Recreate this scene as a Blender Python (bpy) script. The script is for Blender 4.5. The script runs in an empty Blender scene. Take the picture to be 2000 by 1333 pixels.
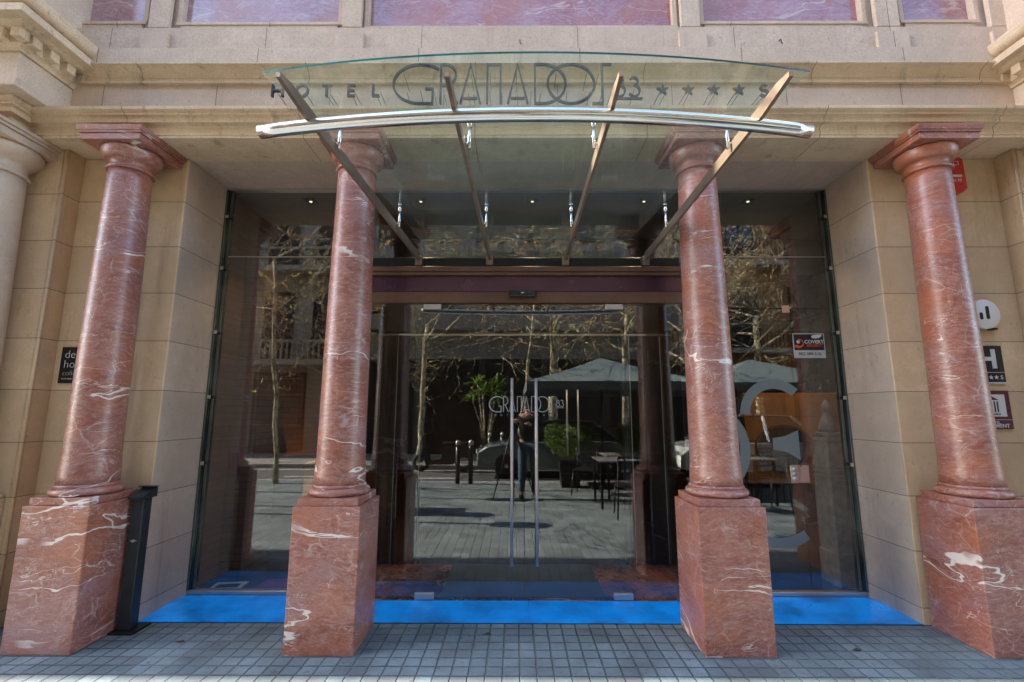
import bpy, bmesh, math, random
from mathutils import Vector, Matrix, noise
R = math.radians
rnd = random.Random(7)
sc = bpy.context.scene
COL = sc.collection

# ------------------------------------------------------------------ camera
cd = bpy.data.cameras.new('camera'); cam = bpy.data.objects.new('camera', cd); COL.objects.link(cam)
cd.sensor_width = 36.0; cd.lens = 905.53/2000*36.0; cd.clip_start = 0.02; cd.clip_end = 1000
PITCH, YAW, ROLL = 0.1537, -0.0041, -0.0016
cam.matrix_world = (Matrix.Translation((-0.0971, -3.1447, 1.5)) @ Matrix.Rotation(-YAW, 4, 'Z') @
                    Matrix.Rotation(math.pi/2+PITCH, 4, 'X') @ Matrix.Rotation(-ROLL, 4, 'Z'))
sc.camera = cam

# ------------------------------------------------------------------ sky + sun
SUN_EL = R(34)
k = 1/math.tan(SUN_EL)
dy = 0.153
dx = math.sqrt(k*k-dy*dy)
to_sun = Vector((-dx, -dy, 1)).normalized()
w = bpy.data.worlds.new('World'); sc.world = w; w.use_nodes = True
nt = w.node_tree; nt.nodes.clear()
wo = nt.nodes.new('ShaderNodeOutputWorld'); bg = nt.nodes.new('ShaderNodeBackground'); sky = nt.nodes.new('ShaderNodeTexSky')
sky.sky_type = 'NISHITA'; sky.sun_disc = False; sky.sun_elevation = SUN_EL
sky.sun_rotation = math.atan2(to_sun.x, to_sun.y)
sky.altitude = 50; sky.air_density = 1.0; sky.dust_density = 0.6; sky.ozone_density = 1.0
bg.inputs['Strength'].default_value = 0.15
nt.links.new(sky.outputs[0], bg.inputs[0]); nt.links.new(bg.outputs[0], wo.inputs[0])
sl = bpy.data.lights.new('sun', 'SUN'); sun = bpy.data.objects.new('sun', sl); COL.objects.link(sun)
sl.energy = 3.6; sl.angle = R(0.25); sl.color = (1, 0.90, 0.76)
sun.rotation_euler = to_sun.to_track_quat('Z', 'Y').to_euler()
sun.location = (-20, -6, 20)
sc.view_settings.view_transform = 'Standard'; sc.view_settings.look = 'None'
sc.view_settings.gamma = 1; sc.view_settings.use_curve_mapping = False
sc.view_settings.exposure = 2.9
sc.cycles.use_denoising = True
sc.cycles.max_bounces = 10; sc.cycles.diffuse_bounces = 4; sc.cycles.glossy_bounces = 4
sc.cycles.transparent_max_bounces = 24; sc.cycles.transmission_bounces = 4
sc.cycles.caustics_reflective = False; sc.cycles.caustics_refractive = False
sc.cycles.sample_clamp_indirect = 6

# ------------------------------------------------------------------ material helpers
class NT:
    def __init__(s, name):
        s.m = bpy.data.materials.new(name); s.m.use_nodes = True; s.t = s.m.node_tree; s.t.nodes.clear()
        s.out = s.n('ShaderNodeOutputMaterial')
    def n(s, typ, **kw):
        nd = s.t.nodes.new(typ)
        for a, b in kw.items(): setattr(nd, a, b)
        return nd
    def l(s, a, b): s.t.links.new(a, b)
    def set(s, sock, v):
        if hasattr(v, 'links') or hasattr(v, 'is_linked'): s.l(v, sock)
        else: sock.default_value = v
    def math(s, op, a, b=None, c=None, clamp=False):
        nd = s.n('ShaderNodeMath', operation=op); nd.use_clamp = clamp
        s.set(nd.inputs[0], a)
        if b is not None: s.set(nd.inputs[1], b)
        if c is not None: s.set(nd.inputs[2], c)
        return nd.outputs[0]
    def pos(s, scale=(1, 1, 1), loc=(0, 0, 0)):
        g = s.n('ShaderNodeNewGeometry'); mp = s.n('ShaderNodeMapping')
        mp.inputs['Scale'].default_value = scale; mp.inputs['Location'].default_value = loc
        s.l(g.outputs['Position'], mp.inputs[0]); return mp.outputs[0]
    def obj(s, scale=(1, 1, 1)):
        g = s.n('ShaderNodeTexCoord'); mp = s.n('ShaderNodeMapping'); mp.inputs['Scale'].default_value = scale
        s.l(g.outputs['Object'], mp.inputs[0]); return mp.outputs[0]
    def noise(s, vec, scale=5, detail=4, rough=.55, dist=0):
        nd = s.n('ShaderNodeTexNoise'); s.l(vec, nd.inputs['Vector'])
        nd.inputs['Scale'].default_value = scale; nd.inputs['Detail'].default_value = detail
        nd.inputs['Roughness'].default_value = rough; nd.inputs['Distortion'].default_value = dist
        return nd.outputs['Fac']
    def ramp(s, f, stops, interp='LINEAR'):
        nd = s.n('ShaderNodeValToRGB'); s.l(f, nd.inputs[0]); e = nd.color_ramp.elements
        nd.color_ramp.interpolation = interp
        while len(e) < len(stops): e.new(.5)
        for el, (p, c) in zip(e, stops):
            el.position = p; el.color = (*c, 1) if not isinstance(c, (int, float)) else (c, c, c, 1)
        return nd.outputs[0]
    def mix(s, f, a, b, mode='MIX'):
        nd = s.n('ShaderNodeMix', data_type='RGBA', blend_type=mode)
        s.set(nd.inputs[0], f)
        for i, v in ((6, a), (7, b)):
            if isinstance(v, tuple): nd.inputs[i].default_value = (*v, 1) if len(v) == 3 else v
            else: s.l(v, nd.inputs[i])
        return nd.outputs[2]
    def sep(s, v):
        nd = s.n('ShaderNodeSeparateXYZ'); s.l(v, nd.inputs[0]); return nd.outputs
    def bump(s, h, strength=.3, dist=.01, nrm=None):
        nd = s.n('ShaderNodeBump'); nd.inputs['Strength'].default_value = strength; nd.inputs['Distance'].default_value = dist
        s.l(h, nd.inputs['Height'])
        if nrm is not None: s.l(nrm, nd.inputs['Normal'])
        return nd.outputs[0]
    def bsdf(s, col, rough=.5, metal=0., nrm=None, spec=.5, coat=0., emis=None, es=0., coat_r=.08):
        b = s.n('ShaderNodeBsdfPrincipled')
        if isinstance(col, tuple): b.inputs['Base Color'].default_value = (*col, 1)
        else: s.l(col, b.inputs['Base Color'])
        s.set(b.inputs['Roughness'], rough); s.set(b.inputs['Metallic'], metal)
        b.inputs['Specular IOR Level'].default_value = spec
        b.inputs['Coat Weight'].default_value = coat; b.inputs['Coat Roughness'].default_value = coat_r
        if nrm is not None: s.l(nrm, b.inputs['Normal'])
        if emis: b.inputs['Emission Color'].default_value = (*emis, 1); b.inputs['Emission Strength'].default_value = es
        s.l(b.outputs[0], s.out.inputs[0]); return b

def simple(name, col, rough=.5, metal=0., var=.12, nscale=9, bump=.05, bscale=60, **kw):
    t = NT(name); p = t.pos()
    f = t.noise(p, nscale, 5, .6)
    c = t.mix(t.ramp(f, [(.3, 0.), (.7, 1.)]), tuple(x*(1-var) for x in col), tuple(min(1, x*(1+var)) for x in col))
    nrm = t.bump(t.noise(p, bscale, 3), bump, .004) if bump else None
    r = t.math('ADD', t.math('MULTIPLY', t.noise(p, nscale*2.3, 3), .16), rough-.08, clamp=True)
    t.bsdf(c, r, metal, nrm, **kw); return t.m

def stone(name, base, dark, zper=0., zoff=0., xper=0., xoff=0., grain=.3, rough=.75, stain=.5):
    t = NT(name); p = t.pos(); s = t.sep(p)
    big = t.noise(p, 1.3, 4, .6); mid = t.noise(p, 7, 5, .65); fine = t.noise(p, 95, 4, .75)
    c = t.mix(t.ramp(big, [(.32, 0.), (.68, 1.)]), base, dark)
    c = t.mix(t.ramp(mid, [(.38, 0.), (.75, .55)]), c, tuple(x*.72 for x in dark))
    c = t.mix(t.ramp(mid, [(.2, .35), (.42, 0.)]), c, tuple(min(1, x*1.25) for x in base))
    c = t.mix(t.math('MULTIPLY', t.ramp(fine, [(.34, 1.), (.56, 0.)]), grain*1.15), c, tuple(x*.62 for x in dark))
    c = t.mix(t.math('MULTIPLY', t.ramp(fine, [(.55, 0.), (.70, 1.)]), grain*.8), c, tuple(min(.95, x*1.2) for x in base))
    pits = t.noise(t.pos((1, 1, .6)), 26, 3, .7)
    c = t.mix(t.math('MULTIPLY', t.ramp(pits, [(.62, 0.), (.70, 1.)]), .5), c, tuple(x*.5 for x in dark))
    st = t.noise(t.pos((6, 6, .55)), 1.4, 5, .7)
    c = t.mix(t.math('MULTIPLY', t.ramp(st, [(.56, 0.), (.78, 1.)]), stain), c, (.10, .075, .05))
    h = t.math('ADD', t.math('MULTIPLY', fine, .5), t.math('MULTIPLY', mid, .6))
    def joint(coord, per, off):
        fr = t.math('FRACT', t.math('DIVIDE', t.math('SUBTRACT', coord, off), per))
        d = t.math('MULTIPLY', t.math('ABSOLUTE', t.math('SUBTRACT', fr, .5)), per)
        return t.math('GREATER_THAN', d, per/2-.003)
    j = None
    if zper:
        # course-to-course tone
        cell = t.math('FLOOR', t.math('DIVIDE', t.math('SUBTRACT', s[2], zoff), zper))
        wn = t.n('ShaderNodeTexWhiteNoise', noise_dimensions='1D'); t.l(cell, wn.inputs['W'])
        c = t.mix(t.math('MULTIPLY', wn.outputs[0], .5), c, tuple(x*.7 for x in dark))
        j = joint(s[2], zper, zoff)
    if xper:
        cell = t.math('FLOOR', t.math('DIVIDE', t.math('SUBTRACT', s[0], xoff), xper))
        wn = t.n('ShaderNodeTexWhiteNoise', noise_dimensions='1D'); t.l(cell, wn.inputs['W'])
        c = t.mix(t.math('MULTIPLY', wn.outputs[0], .25), c, tuple(min(1, x*1.15) for x in base))
        jx = joint(s[0], xper, xoff); j = jx if j is None else t.math('MAXIMUM', j, jx)
    if j is not None:
        c = t.mix(t.math('MULTIPLY', j, .75), c, (.10, .075, .055)); h = t.math('SUBTRACT', h, t.math('MULTIPLY', j, 1.2))
    t.bsdf(c, rough, 0, t.bump(h, .5, .004), spec=.35); return t.m

def marble(name, deep, light, pale, rough=.2, veins=1., seed=0., tone=1.):
    """polished red marble: clouded ground, thin horizontal-ish white veins, purple and orange patches"""
    t = NT(name)
    pw = t.pos((1, 1, 1), (seed, seed*.7, 0))
    warp = t.n('ShaderNodeTexNoise'); t.l(pw, warp.inputs['Vector']); warp.inputs['Scale'].default_value = 2.1; warp.inputs['Detail'].default_value = 4
    va = t.n('ShaderNodeVectorMath', operation='MULTIPLY_ADD'); t.l(warp.outputs['Color'], va.inputs[0]); va.inputs[1].default_value = (.40, .40, .22); t.l(pw, va.inputs[2])
    def st(sc_):
        mp = t.n('ShaderNodeMapping'); mp.inputs['Scale'].default_value = sc_; t.l(va.outputs[0], mp.inputs[0]); return mp.outputs[0]
    cloud = t.noise(st((1, 1, 2.6)), 2.6, 6, .62); fine = t.noise(st((1, 1, 3.2)), 17, 8, .8); grain = t.noise(pw, 120, 2)
    c = t.mix(t.ramp(cloud, [(.30, 0.), (.66, 1.)]), deep, light)
    c = t.mix(t.ramp(fine, [(.48, 0.), (.68, .85)]), c, pale)
    c = t.mix(t.ramp(fine, [(.24, .9), (.45, 0.)]), c, tuple(x*.5 for x in deep))
    pur = t.noise(st((.8, .8, 1.5)), 3.3, 4, .6)
    c = t.mix(t.math('MULTIPLY', t.ramp(pur, [(.50, 0.), (.68, 1.)]), .5), c, (.34, .19, .20))
    org = t.noise(st((.9, .9, 1.2)), 2.3, 3, .5)
    c = t.mix(t.math('MULTIPLY', t.ramp(org, [(.48, 0.), (.66, 1.)]), .6), c, (.40, .115, .04))
    c = t.mix(t.math('MULTIPLY', t.ramp(grain, [(.35, 1.), (.5, 0.)]), .18), c, tuple(x*.5 for x in deep))
    def vein(vec, sc_, width, mask_lo, col, fac):
        nonlocal c
        a = t.noise(vec, sc_, 5, .58, .35)
        d = t.math('ABSOLUTE', t.math('SUBTRACT', a, .5))
        wv = t.math('MULTIPLY', t.ramp(t.noise(vec, sc_*4.5, 3), [(.35, .12), (.72, 1.)]), width)
        line = t.math('SUBTRACT', 1., t.math('DIVIDE', d, wv), clamp=True)
        line = t.math('MULTIPLY', line, 2.2, clamp=True)
        m = t.ramp(t.noise(pw, 1.9, 2), [(mask_lo, 0.), (mask_lo+.07, 1.)])
        c = t.mix(t.math('MULTIPLY', t.math('MULTIPLY', line, m), fac*veins, clamp=True), c, col)
    vo = t.n('ShaderNodeTexVoronoi', feature='DISTANCE_TO_EDGE'); t.l(st((1., 1., 1.7)), vo.inputs['Vector']); vo.inputs['Scale'].default_value = 5.5
    crk = t.math('MULTIPLY', t.ramp(vo.outputs['Distance'], [(0., 1.), (.040, 0.)]), t.ramp(t.noise(pw, 5, 3), [(.50, 0.), (.64, .6)]))
    c = t.mix(crk, c, (.55, .42, .38))
    vo2 = t.n('ShaderNodeTexVoronoi', feature='DISTANCE_TO_EDGE'); t.l(st((1.2, 1.2, 3.)), vo2.inputs['Vector']); vo2.inputs['Scale'].default_value = 9.
    crk = t.math('MULTIPLY', t.ramp(vo2.outputs['Distance'], [(0., 1.), (.05, 0.)]), t.ramp(t.noise(pw, 4, 3), [(.50, 0.), (.62, .5)]))
    c = t.mix(crk, c, tuple(x*.4 for x in deep))
    vein(st((.22, .22, 1.25)), .95, .0085, .45, (.72, .62, .55), .95)
    vein(st((.4, .4, 1.8)), 1.5, .0055, .47, (.62, .50, .44), .8)
    vein(st((1.6, 1.6, 1.1)), 2.0, .0045, .40, (.58, .42, .36), .6)
    vein(st((1.2, 1.2, 2.0)), 3.1, .0045, .45, (.11, .035, .035), .7)
    if tone != 1.: c = t.mix(1., c, (tone, tone, tone), 'MULTIPLY')
    rr = t.math('ADD', t.math('MULTIPLY', fine, .18), rough-.06)
    t.bsdf(c, rr, 0, t.bump(fine, .06, .004), spec=.55, coat=.2, coat_r=.25); return t.m

def glassmat(name, tint=(1, 1, 1), refl=.065, rough=0., dust=0.):
    t = NT(name); tr = t.n('ShaderNodeBsdfTransparent'); tr.inputs[0].default_value = (*tint, 1)
    gl = t.n('ShaderNodeBsdfGlossy'); gl.inputs['Roughness'].default_value = rough; gl.inputs[0].default_value = (1, 1, 1, 1)
    lw = t.n('ShaderNodeLayerWeight'); lw.inputs[0].default_value = .35
    f = t.math('ADD', t.math('MULTIPLY', t.math('POWER', lw.outputs['Facing'], 3.), .55), refl, clamp=True)
    mx = t.n('ShaderNodeMixShader'); t.l(f, mx.inputs[0]); t.l(tr.outputs[0], mx.inputs[1]); t.l(gl.outputs[0], mx.inputs[2])
    if dust:
        df = t.n('ShaderNodeBsdfDiffuse'); df.inputs[0].default_value = (.6, .66, .60, 1)
        tl = t.n('ShaderNodeBsdfTranslucent'); tl.inputs[0].default_value = (.6, .66, .60, 1)
        m0 = t.n('ShaderNodeMixShader'); t.l(df.outputs[0], m0.inputs[1]); t.l(tl.outputs[0], m0.inputs[2])
        p = t.pos(); fd = t.math('MULTIPLY', t.ramp(t.noise(t.pos((1.5, .5, 1)), 3, 6, .65), [(.3, .4), (.75, 1.)]), dust)
        m2 = t.n('ShaderNodeMixShader'); t.l(fd, m2.inputs[0]); t.l(mx.outputs[0], m2.inputs[1]); t.l(m0.outputs[0], m2.inputs[2]); mx = m2
    t.l(mx.outputs[0], t.out.inputs[0]); return t.m

def emit(name, col, s):
    t = NT(name); e = t.n('ShaderNodeEmission'); e.inputs[0].default_value = (*col, 1); e.inputs[1].default_value = s
    t.l(e.outputs[0], t.out.inputs[0]); return t.m

def paving(name, base, shade, per=.1, off=.04, groove=.0065, cross=True, rough=.8):
    t = NT(name); p = t.pos(); s = t.sep(p)
    def gr(c, o):
        fr = t.math('FRACT', t.math('DIVIDE', t.math('SUBTRACT', c, o), per))
        d = t.math('MULTIPLY', t.math('ABSOLUTE', t.math('SUBTRACT', fr, .5)), per)
        return t.math('MULTIPLY', t.math('SUBTRACT', d, per/2-groove), 1/groove, clamp=True)
    wob = t.math('MULTIPLY', t.math('SUBTRACT', t.noise(p, 11, 2), .5), .006)
    gx = gr(t.math('ADD', s[0], wob), off); gy = gr(t.math('ADD', s[1], wob), -.008)
    if not cross: gy = t.math('MULTIPLY', gy, .3)
    g = t.math('MAXIMUM', gx, t.math('MULTIPLY', gy, .8))
    cx = t.math('FLOOR', t.math('DIVIDE', t.math('SUBTRACT', s[0], off), per*2)); cy = t.math('FLOOR', t.math('DIVIDE', t.math('ADD', s[1], .008), per*2))
    cv = t.n('ShaderNodeCombineXYZ'); t.l(cx, cv.inputs[0]); t.l(cy, cv.inputs[1])
    wn = t.n('ShaderNodeTexWhiteNoise', noise_dimensions='3D'); t.l(cv.outputs[0], wn.inputs['Vector'])
    c = t.mix(wn.outputs[0], tuple(x*1.08 for x in base), tuple(x*.92 for x in shade))
    c = t.mix(t.ramp(t.noise(p, 2.3, 5, .7), [(.40, 0.), (.68, .75)]), c, tuple(x*y for x, y in zip(shade, (.62, .52, .46))))
    c = t.mix(t.math('MULTIPLY', t.ramp(t.noise(p, 90, 3, .7), [(.35, 1.), (.55, 0.)]), .35), c, tuple(x*.6 for x in shade))
    c = t.mix(t.math('MULTIPLY', t.ramp(t.noise(p, 21, 2, .5), [(.66, 0.), (.70, 1.)]), .5), c, tuple(x*.4 for x in shade))
    lm = t.ramp(t.noise(t.pos((1, .15, 1), (.0, .0, 0)), .55, 2), [(.44, 0.), (.56, 1.)])
    gc = t.mix(lm, tuple(x*.45 for x in shade), tuple(x*1.35 for x in base))
    c = t.mix(t.math('MULTIPLY', g, .6), c, gc)
    h = t.math('SUBTRACT', t.math('MULTIPLY', t.noise(p, 70, 3), .12), g)
    t.bsdf(c, rough, 0, t.bump(h, 1., .018), spec=.4); return t.m

# ------------------------------------------------------------------ mesh helpers
class M:
    def __init__(s): s.b = bmesh.new()
    def box(s, x0, x1, y0, y1, z0, z1, bev=0., seg=1, mi=0):
        n0 = len(s.b.verts)
        b = bmesh.new()
        bmesh.ops.create_cube(b, size=1)
        for v in b.verts:
            v.co = Vector(((x0+x1)/2+v.co.x*(x1-x0), (y0+y1)/2+v.co.y*(y1-y0), (z0+z1)/2+v.co.z*(z1-z0)))
        if bev: bmesh.ops.bevel(b, geom=b.edges[:], offset=bev, segments=seg, affect='EDGES', profile=.5)
        s.join(b, mi); return s
    def join(s, b, mi=0, mat=None):
        mp = {}
        for v in b.verts: mp[v] = s.b.verts.new(mat @ v.co if mat else v.co)
        for f in b.faces:
            try:
                nf = s.b.faces.new([mp[v] for v in f.verts]); nf.material_index = mi or f.material_index; nf.smooth = f.smooth
            except ValueError: pass
        b.free()
    def ring_solid(s, rings, closed=True, cap=True, smooth=True, mi=0):
        vs = [[s.b.verts.new(p) for p in r] for r in rings]; n = len(rings[0])
        for a, b in zip(vs, vs[1:]):
            for i in range(n if closed else n-1):
                try:
                    f = s.b.faces.new((a[i], a[(i+1) % n], b[(i+1) % n], b[i])); f.smooth = smooth; f.material_index = mi
                except ValueError: pass
        if cap:
            for r in (vs[0][::-1], vs[-1]):
                try: s.b.faces.new(r).material_index = mi
                except ValueError: pass
        return s
    def lathe(s, cx, cy, prof, n=48, smooth=True, mi=0):
        s.ring_solid([[Vector((cx+r*math.cos(2*math.pi*i/n), cy+r*math.sin(2*math.pi*i/n), z)) for i in range(n)] for r, z in prof], smooth=smooth, mi=mi); return s
    def prism(s, poly, axis, a, b, mi=0, smooth=False):
        """poly 2d extruded along axis 'x','y','z' from a to b"""
        def P(u, v, w_):
            return Vector({'x': (w_, u, v), 'y': (u, w_, v), 'z': (u, v, w_)}[axis])
        s.ring_solid([[P(u, v, a) for u, v in poly], [P(u, v, b) for u, v in poly]], smooth=smooth, mi=mi); return s
    def tube(s, pts, rad, n=8, cap=True, mi=0, smooth=True):
        pts = [Vector(p) for p in pts]; rings = []; up = None
        for i, p in enumerate(pts):
            d = (pts[min(i+1, len(pts)-1)]-pts[max(i-1, 0)]); d = d.normalized() if d.length > 1e-9 else Vector((0, 0, 1))
            if up is None: up = d.orthogonal().normalized()
            else:
                up = up-d*up.dot(d); up = up.normalized() if up.length > 1e-6 else d.orthogonal().normalized()
            q = d.cross(up); r = rad[i] if isinstance(rad, (list, tuple)) else rad
            rings.append([p+(up*math.cos(2*math.pi*j/n)+q*math.sin(2*math.pi*j/n))*r for j in range(n)])
        s.ring_solid(rings, cap=cap, smooth=smooth, mi=mi); return s
    def bar(s, a, b, wx, wz, up=(0, 0, 1)):
        """rectangular bar from a to b"""
        a = Vector(a); b = Vector(b); d = (b-a).normalized(); sd = d.cross(Vector(up))
        sd = sd.normalized() if sd.length > 1e-5 else Vector((1, 0, 0)); u = sd.cross(d)
        s.ring_solid([[p+sd*wx/2*i+u*wz/2*j for i, j in ((-1, -1), (1, -1), (1, 1), (-1, 1))] for p in (a, b)], smooth=False); return s
    def sweep(s, path, prof):
        """plan path [(x,y)], outward side = right of travel when going +x faces -y; prof [(offset,z)]"""
        n = len(path); rings = []
        for i, p in enumerate(path):
            p = Vector(p); ns = []
            for a, b in ((i-1, i), (i, i+1)):
                if a >= 0 and b < n:
                    d = (Vector(path[b])-Vector(path[a])).normalized(); ns.append(Vector((d.y, -d.x)))
            m = sum(ns, Vector((0, 0))); m = m.normalized(); m = m/max(.2, m.dot(ns[0]))
            rings.append([Vector((p.x+m.x*o, p.y+m.y*o, z)) for o, z in prof])
        s.ring_solid(rings, closed=True, cap=True, smooth=False); return s
    def stroke(s, pts, wd, y0, y1, closed=False):
        """flat letter stroke in the XZ plane, extruded between y0 and y1"""
        P = [Vector(p) for p in pts]; n = len(P); L = []; Rr = []
        for i, p in enumerate(P):
            a = P[i-1] if i > 0 or closed else None; b = P[(i+1) % n] if i < n-1 or closed else None
            ds = [d.normalized() for d in ([p-a] if a is not None else [])+([b-p] if b is not None else [])]
            nn = [Vector((-d.y, d.x)) for d in ds]; m = sum(nn, Vector((0, 0))).normalized(); m = m/max(.4, m.dot(nn[0]))
            L.append(p+m*wd/2); Rr.append(p-m*wd/2)
        rings = [[Vector((l.x, y0, l.y)), Vector((r.x, y0, r.y)), Vector((r.x, y1, r.y)), Vector((l.x, y1, l.y))] for l, r in zip(L, Rr)]
        if closed: rings.append(rings[0])
        s.ring_solid(rings, cap=not closed, smooth=False); return s

def obj(name, m, mat, parent=None, wn=True):
    b = m.b if isinstance(m, M) else m
    bmesh.ops.remove_doubles(b, verts=b.verts[:], dist=1e-6)
    bmesh.ops.recalc_face_normals(b, faces=b.faces[:])
    if parent is not None:
        r = parent
        while r.parent: r = r.parent
        bmesh.ops.translate(b, verts=b.verts[:], vec=-Vector(r.location))
    me = bpy.data.meshes.new(name); b.to_mesh(me); b.free()
    for mm in (mat if isinstance(mat, (list, tuple)) else [mat]): me.materials.append(mm)
    o = bpy.data.objects.new(name, me); COL.objects.link(o); o.parent = parent
    return o
def thing(name, label, cat, loc=(0, 0, 0), group=None):
    o = bpy.data.objects.new(name, None); COL.objects.link(o); o.location = loc; o.empty_display_size = .1
    o['label'] = label; o['category'] = cat
    if group: o['group'] = group
    return o
def tag(o, label, cat, group=None):
    o['label'] = label; o['category'] = cat
    if group: o['group'] = group
    return o
def struct(name, m, mat):
    o = obj(name, m, mat); o['kind'] = 'structure'; return o
def copy_tree(o, parent=None):
    c = o.copy(); COL.objects.link(c); c.parent = parent
    for ch in list(o.children): copy_tree(ch, c)
    return c
def smooth_mod(o, lev=1):
    md = o.modifiers.new('sub', 'SUBSURF'); md.levels = lev; md.render_levels = lev; return o
def textmesh(m, txt, size, x, z, y, depth=.002, align='CENTER', bold=0., mirror=False, sx=1.):
    """typeset text upright in the XZ plane facing -Y, added to mesh builder m"""
    cu = bpy.data.curves.new('t', 'FONT'); cu.body = txt; cu.size = size; cu.align_x = align; cu.extrude = depth; cu.offset = bold
    cu.resolution_u = 3
    o = bpy.data.objects.new('t', cu); COL.objects.link(o)
    dg = bpy.context.evaluated_depsgraph_get(); me = o.evaluated_get(dg).to_mesh()
    b = bmesh.new(); b.from_mesh(me); o.evaluated_get(dg).to_mesh_clear()
    bpy.data.objects.remove(o); bpy.data.curves.remove(cu)
    mt = Matrix.Translation((x, y, z)) @ Matrix.Rotation(math.pi/2, 4, 'X') @ Matrix.Diagonal((sx, 1, 1, 1))
    if mirror: mt = Matrix.Translation((x, y, z)) @ Matrix.Rotation(math.pi, 4, 'Z') @ Matrix.Rotation(math.pi/2, 4, 'X')
    m.join(b, 0, mt)
def star(cx, cz, r, ri=.40):
    return [(cx+(r if i % 2 == 0 else r*ri)*math.sin(i*math.pi/5), cz+(r if i % 2 == 0 else r*ri)*math.cos(i*math.pi/5)) for i in range(10)]
def arc(cx, cz, rx, rz, a0, a1, n=20):
    return [(cx+rx*math.cos(R(a0+(a1-a0)*i/n)), cz+rz*math.sin(R(a0+(a1-a0)*i/n))) for i in range(n+1)]

# ------------------------------------------------------------------ materials
M_wall = stone('stone_wall', (.82, .60, .385), (.72, .50, .30), zper=.388, zoff=3.22-.388*8, rough=.6, stain=.4, grain=.22)
M_reveal = stone('stone_reveal', (.74, .58, .455), (.64, .49, .375), zper=.388, zoff=3.22-.388*8+.0, rough=.5, stain=.35, grain=.2)
M_stone = stone('stone_frieze', (.67, .51, .39), (.58, .43, .32), xper=.907, xoff=.25, stain=.25, grain=.55)
M_stone2 = stone('stone_mould', (.74, .565, .40), (.62, .455, .30), xper=1.33, xoff=-.4, stain=.75, grain=.4)
M_stone3 = stone('stone_upper', (.70, .54, .42), (.61, .455, .34), xper=1.27, xoff=.42, stain=.3, grain=.5)
M_soffit = stone('stone_soffit', (.62, .475, .39), (.54, .41, .33), stain=.2, grain=.5)
M_bcol = stone('stone_beige_column', (.60, .46, .36), (.52, .38, .28), stain=.2, grain=.25, rough=.45)
MB_COL = [marble('red_marble_%s' % n, (.225, .058, .036), (.36, .135, .095), (.46, .30, .26), seed=sd, rough=.40) for n, sd in (('a', 0.), ('b', 3.7), ('c', 8.2), ('d', 12.9))]
M_panel = marble('marble_panel', (.30, .085, .10), (.42, .20, .23), (.52, .38, .42), rough=.1, veins=.45, seed=21)
M_panel2 = marble('marble_panel_grey', (.34, .15, .17), (.42, .25, .27), (.50, .42, .45), rough=.08, veins=.45, seed=31)
M_floorred = marble('red_marble_floor', (.035, .012, .010), (.06, .022, .017), (.08, .04, .033), rough=.25, veins=.3, seed=5)
M_glass = glassmat('storefront_glass', (.93, .96, .95), .082)
M_cglass = glassmat('canopy_glass', (.91, .96, .935), .05, dust=.04)
M_cedge = simple('glass_edge', (.006, .075, .08), .1, 0, spec=.6, bump=0)
M_chrome = simple('polished_steel', (.76, .74, .71), .17, 1., var=.02, bump=0)
M_jamb = simple('dark_glass_fin', (.16, .19, .18), .12, .9, var=.3, nscale=3, bump=0)
M_handle = simple('satin_handle', (.62, .52, .48), .45, .55, var=.03, bump=0)
M_steel = simple('brushed_steel', (.55, .50, .48), .40, .8, var=.05)
M_rust = simple('corten_brown', (.225, .155, .115), .38, .3, var=.3, nscale=5, bump=.1)
M_bronze = simple('bronze_header', (.15, .075, .048), .38, .35, var=.25, nscale=3)
M_purple = simple('bronze_purple', (.10, .045, .065), .25, .5, var=.3, nscale=2)
M_dark = simple('dark_metal', (.016, .016, .018), .4, .3)
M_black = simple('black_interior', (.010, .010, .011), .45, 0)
M_letter = simple('letter_metal', (.022, .025, .028), .35, .4)
M_lettere = simple('letter_edge_metal', (.10, .11, .12), .3, .7)
M_blue = None
t = NT('blue_lit_glass')
p = t.pos()
wv = t.n('ShaderNodeTexWave', wave_type='RINGS'); t.l(t.pos((1, 1, 1), (.3, 1.6, 0)), wv.inputs[0]); wv.inputs['Scale'].default_value = 36; wv.inputs['Distortion'].default_value = .6
c = t.mix(t.math('MULTIPLY', wv.outputs['Fac'], .35), (.004, .20, .60), (.003, .12, .42))
dirt = t.noise(p, 3.5, 6, .7)
c = t.mix(t.ramp(dirt, [(.45, 0.), (.75, .7)]), c, (.01, .08, .22))
bl_ = t.bsdf(c, t.math('ADD', t.math('MULTIPLY', dirt, .35), .15), 0., None, spec=.5, emis=(.0015, .27, .88), es=.055)
t.l(t.math('MULTIPLY', t.ramp(dirt, [(.32, 1.), (.66, .15)]), .066), bl_.inputs['Emission Strength']); M_blue = t.m
M_mat = simple('entrance_mat', (.030, .034, .038), .95, 0, var=.2, nscale=40, bump=.6, bscale=300)
M_pave = paving('panot_paving', (.222, .264, .272), (.152, .186, .194))
M_pave2 = paving('slab_paving', (.30, .29, .26), (.24, .23, .21), per=.2, off=.04, groove=.006, cross=False)
M_asph = simple('asphalt', (.075, .075, .075), .85, 0, var=.25, bump=.4, bscale=90)
M_kerb = simple('granite_kerb', (.30, .29, .27), .7, 0, bump=.3)
M_white = simple('white_enamel', (.78, .76, .72), .3, 0, var=.03, bump=0)
M_signk = simple('black_plate', (.012, .012, .013), .22, 0, bump=0)
M_maroon = simple('maroon_plate', (.10, .012, .030), .3, 0, bump=0)
M_red = simple('alarm_red', (.55, .012, .015), .3, 0, var=.05, bump=0)
M_frost = simple('frosted_vinyl', (.16, .185, .185), .6, 0, var=.03, bump=0)
M_orange = simple('orange_wood', (.19, .095, .035), .4, 0, var=.25, nscale=4)
M_mirror = simple('mirror', (.4, .42, .42), .03, 1., var=.01, bump=0)
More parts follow.
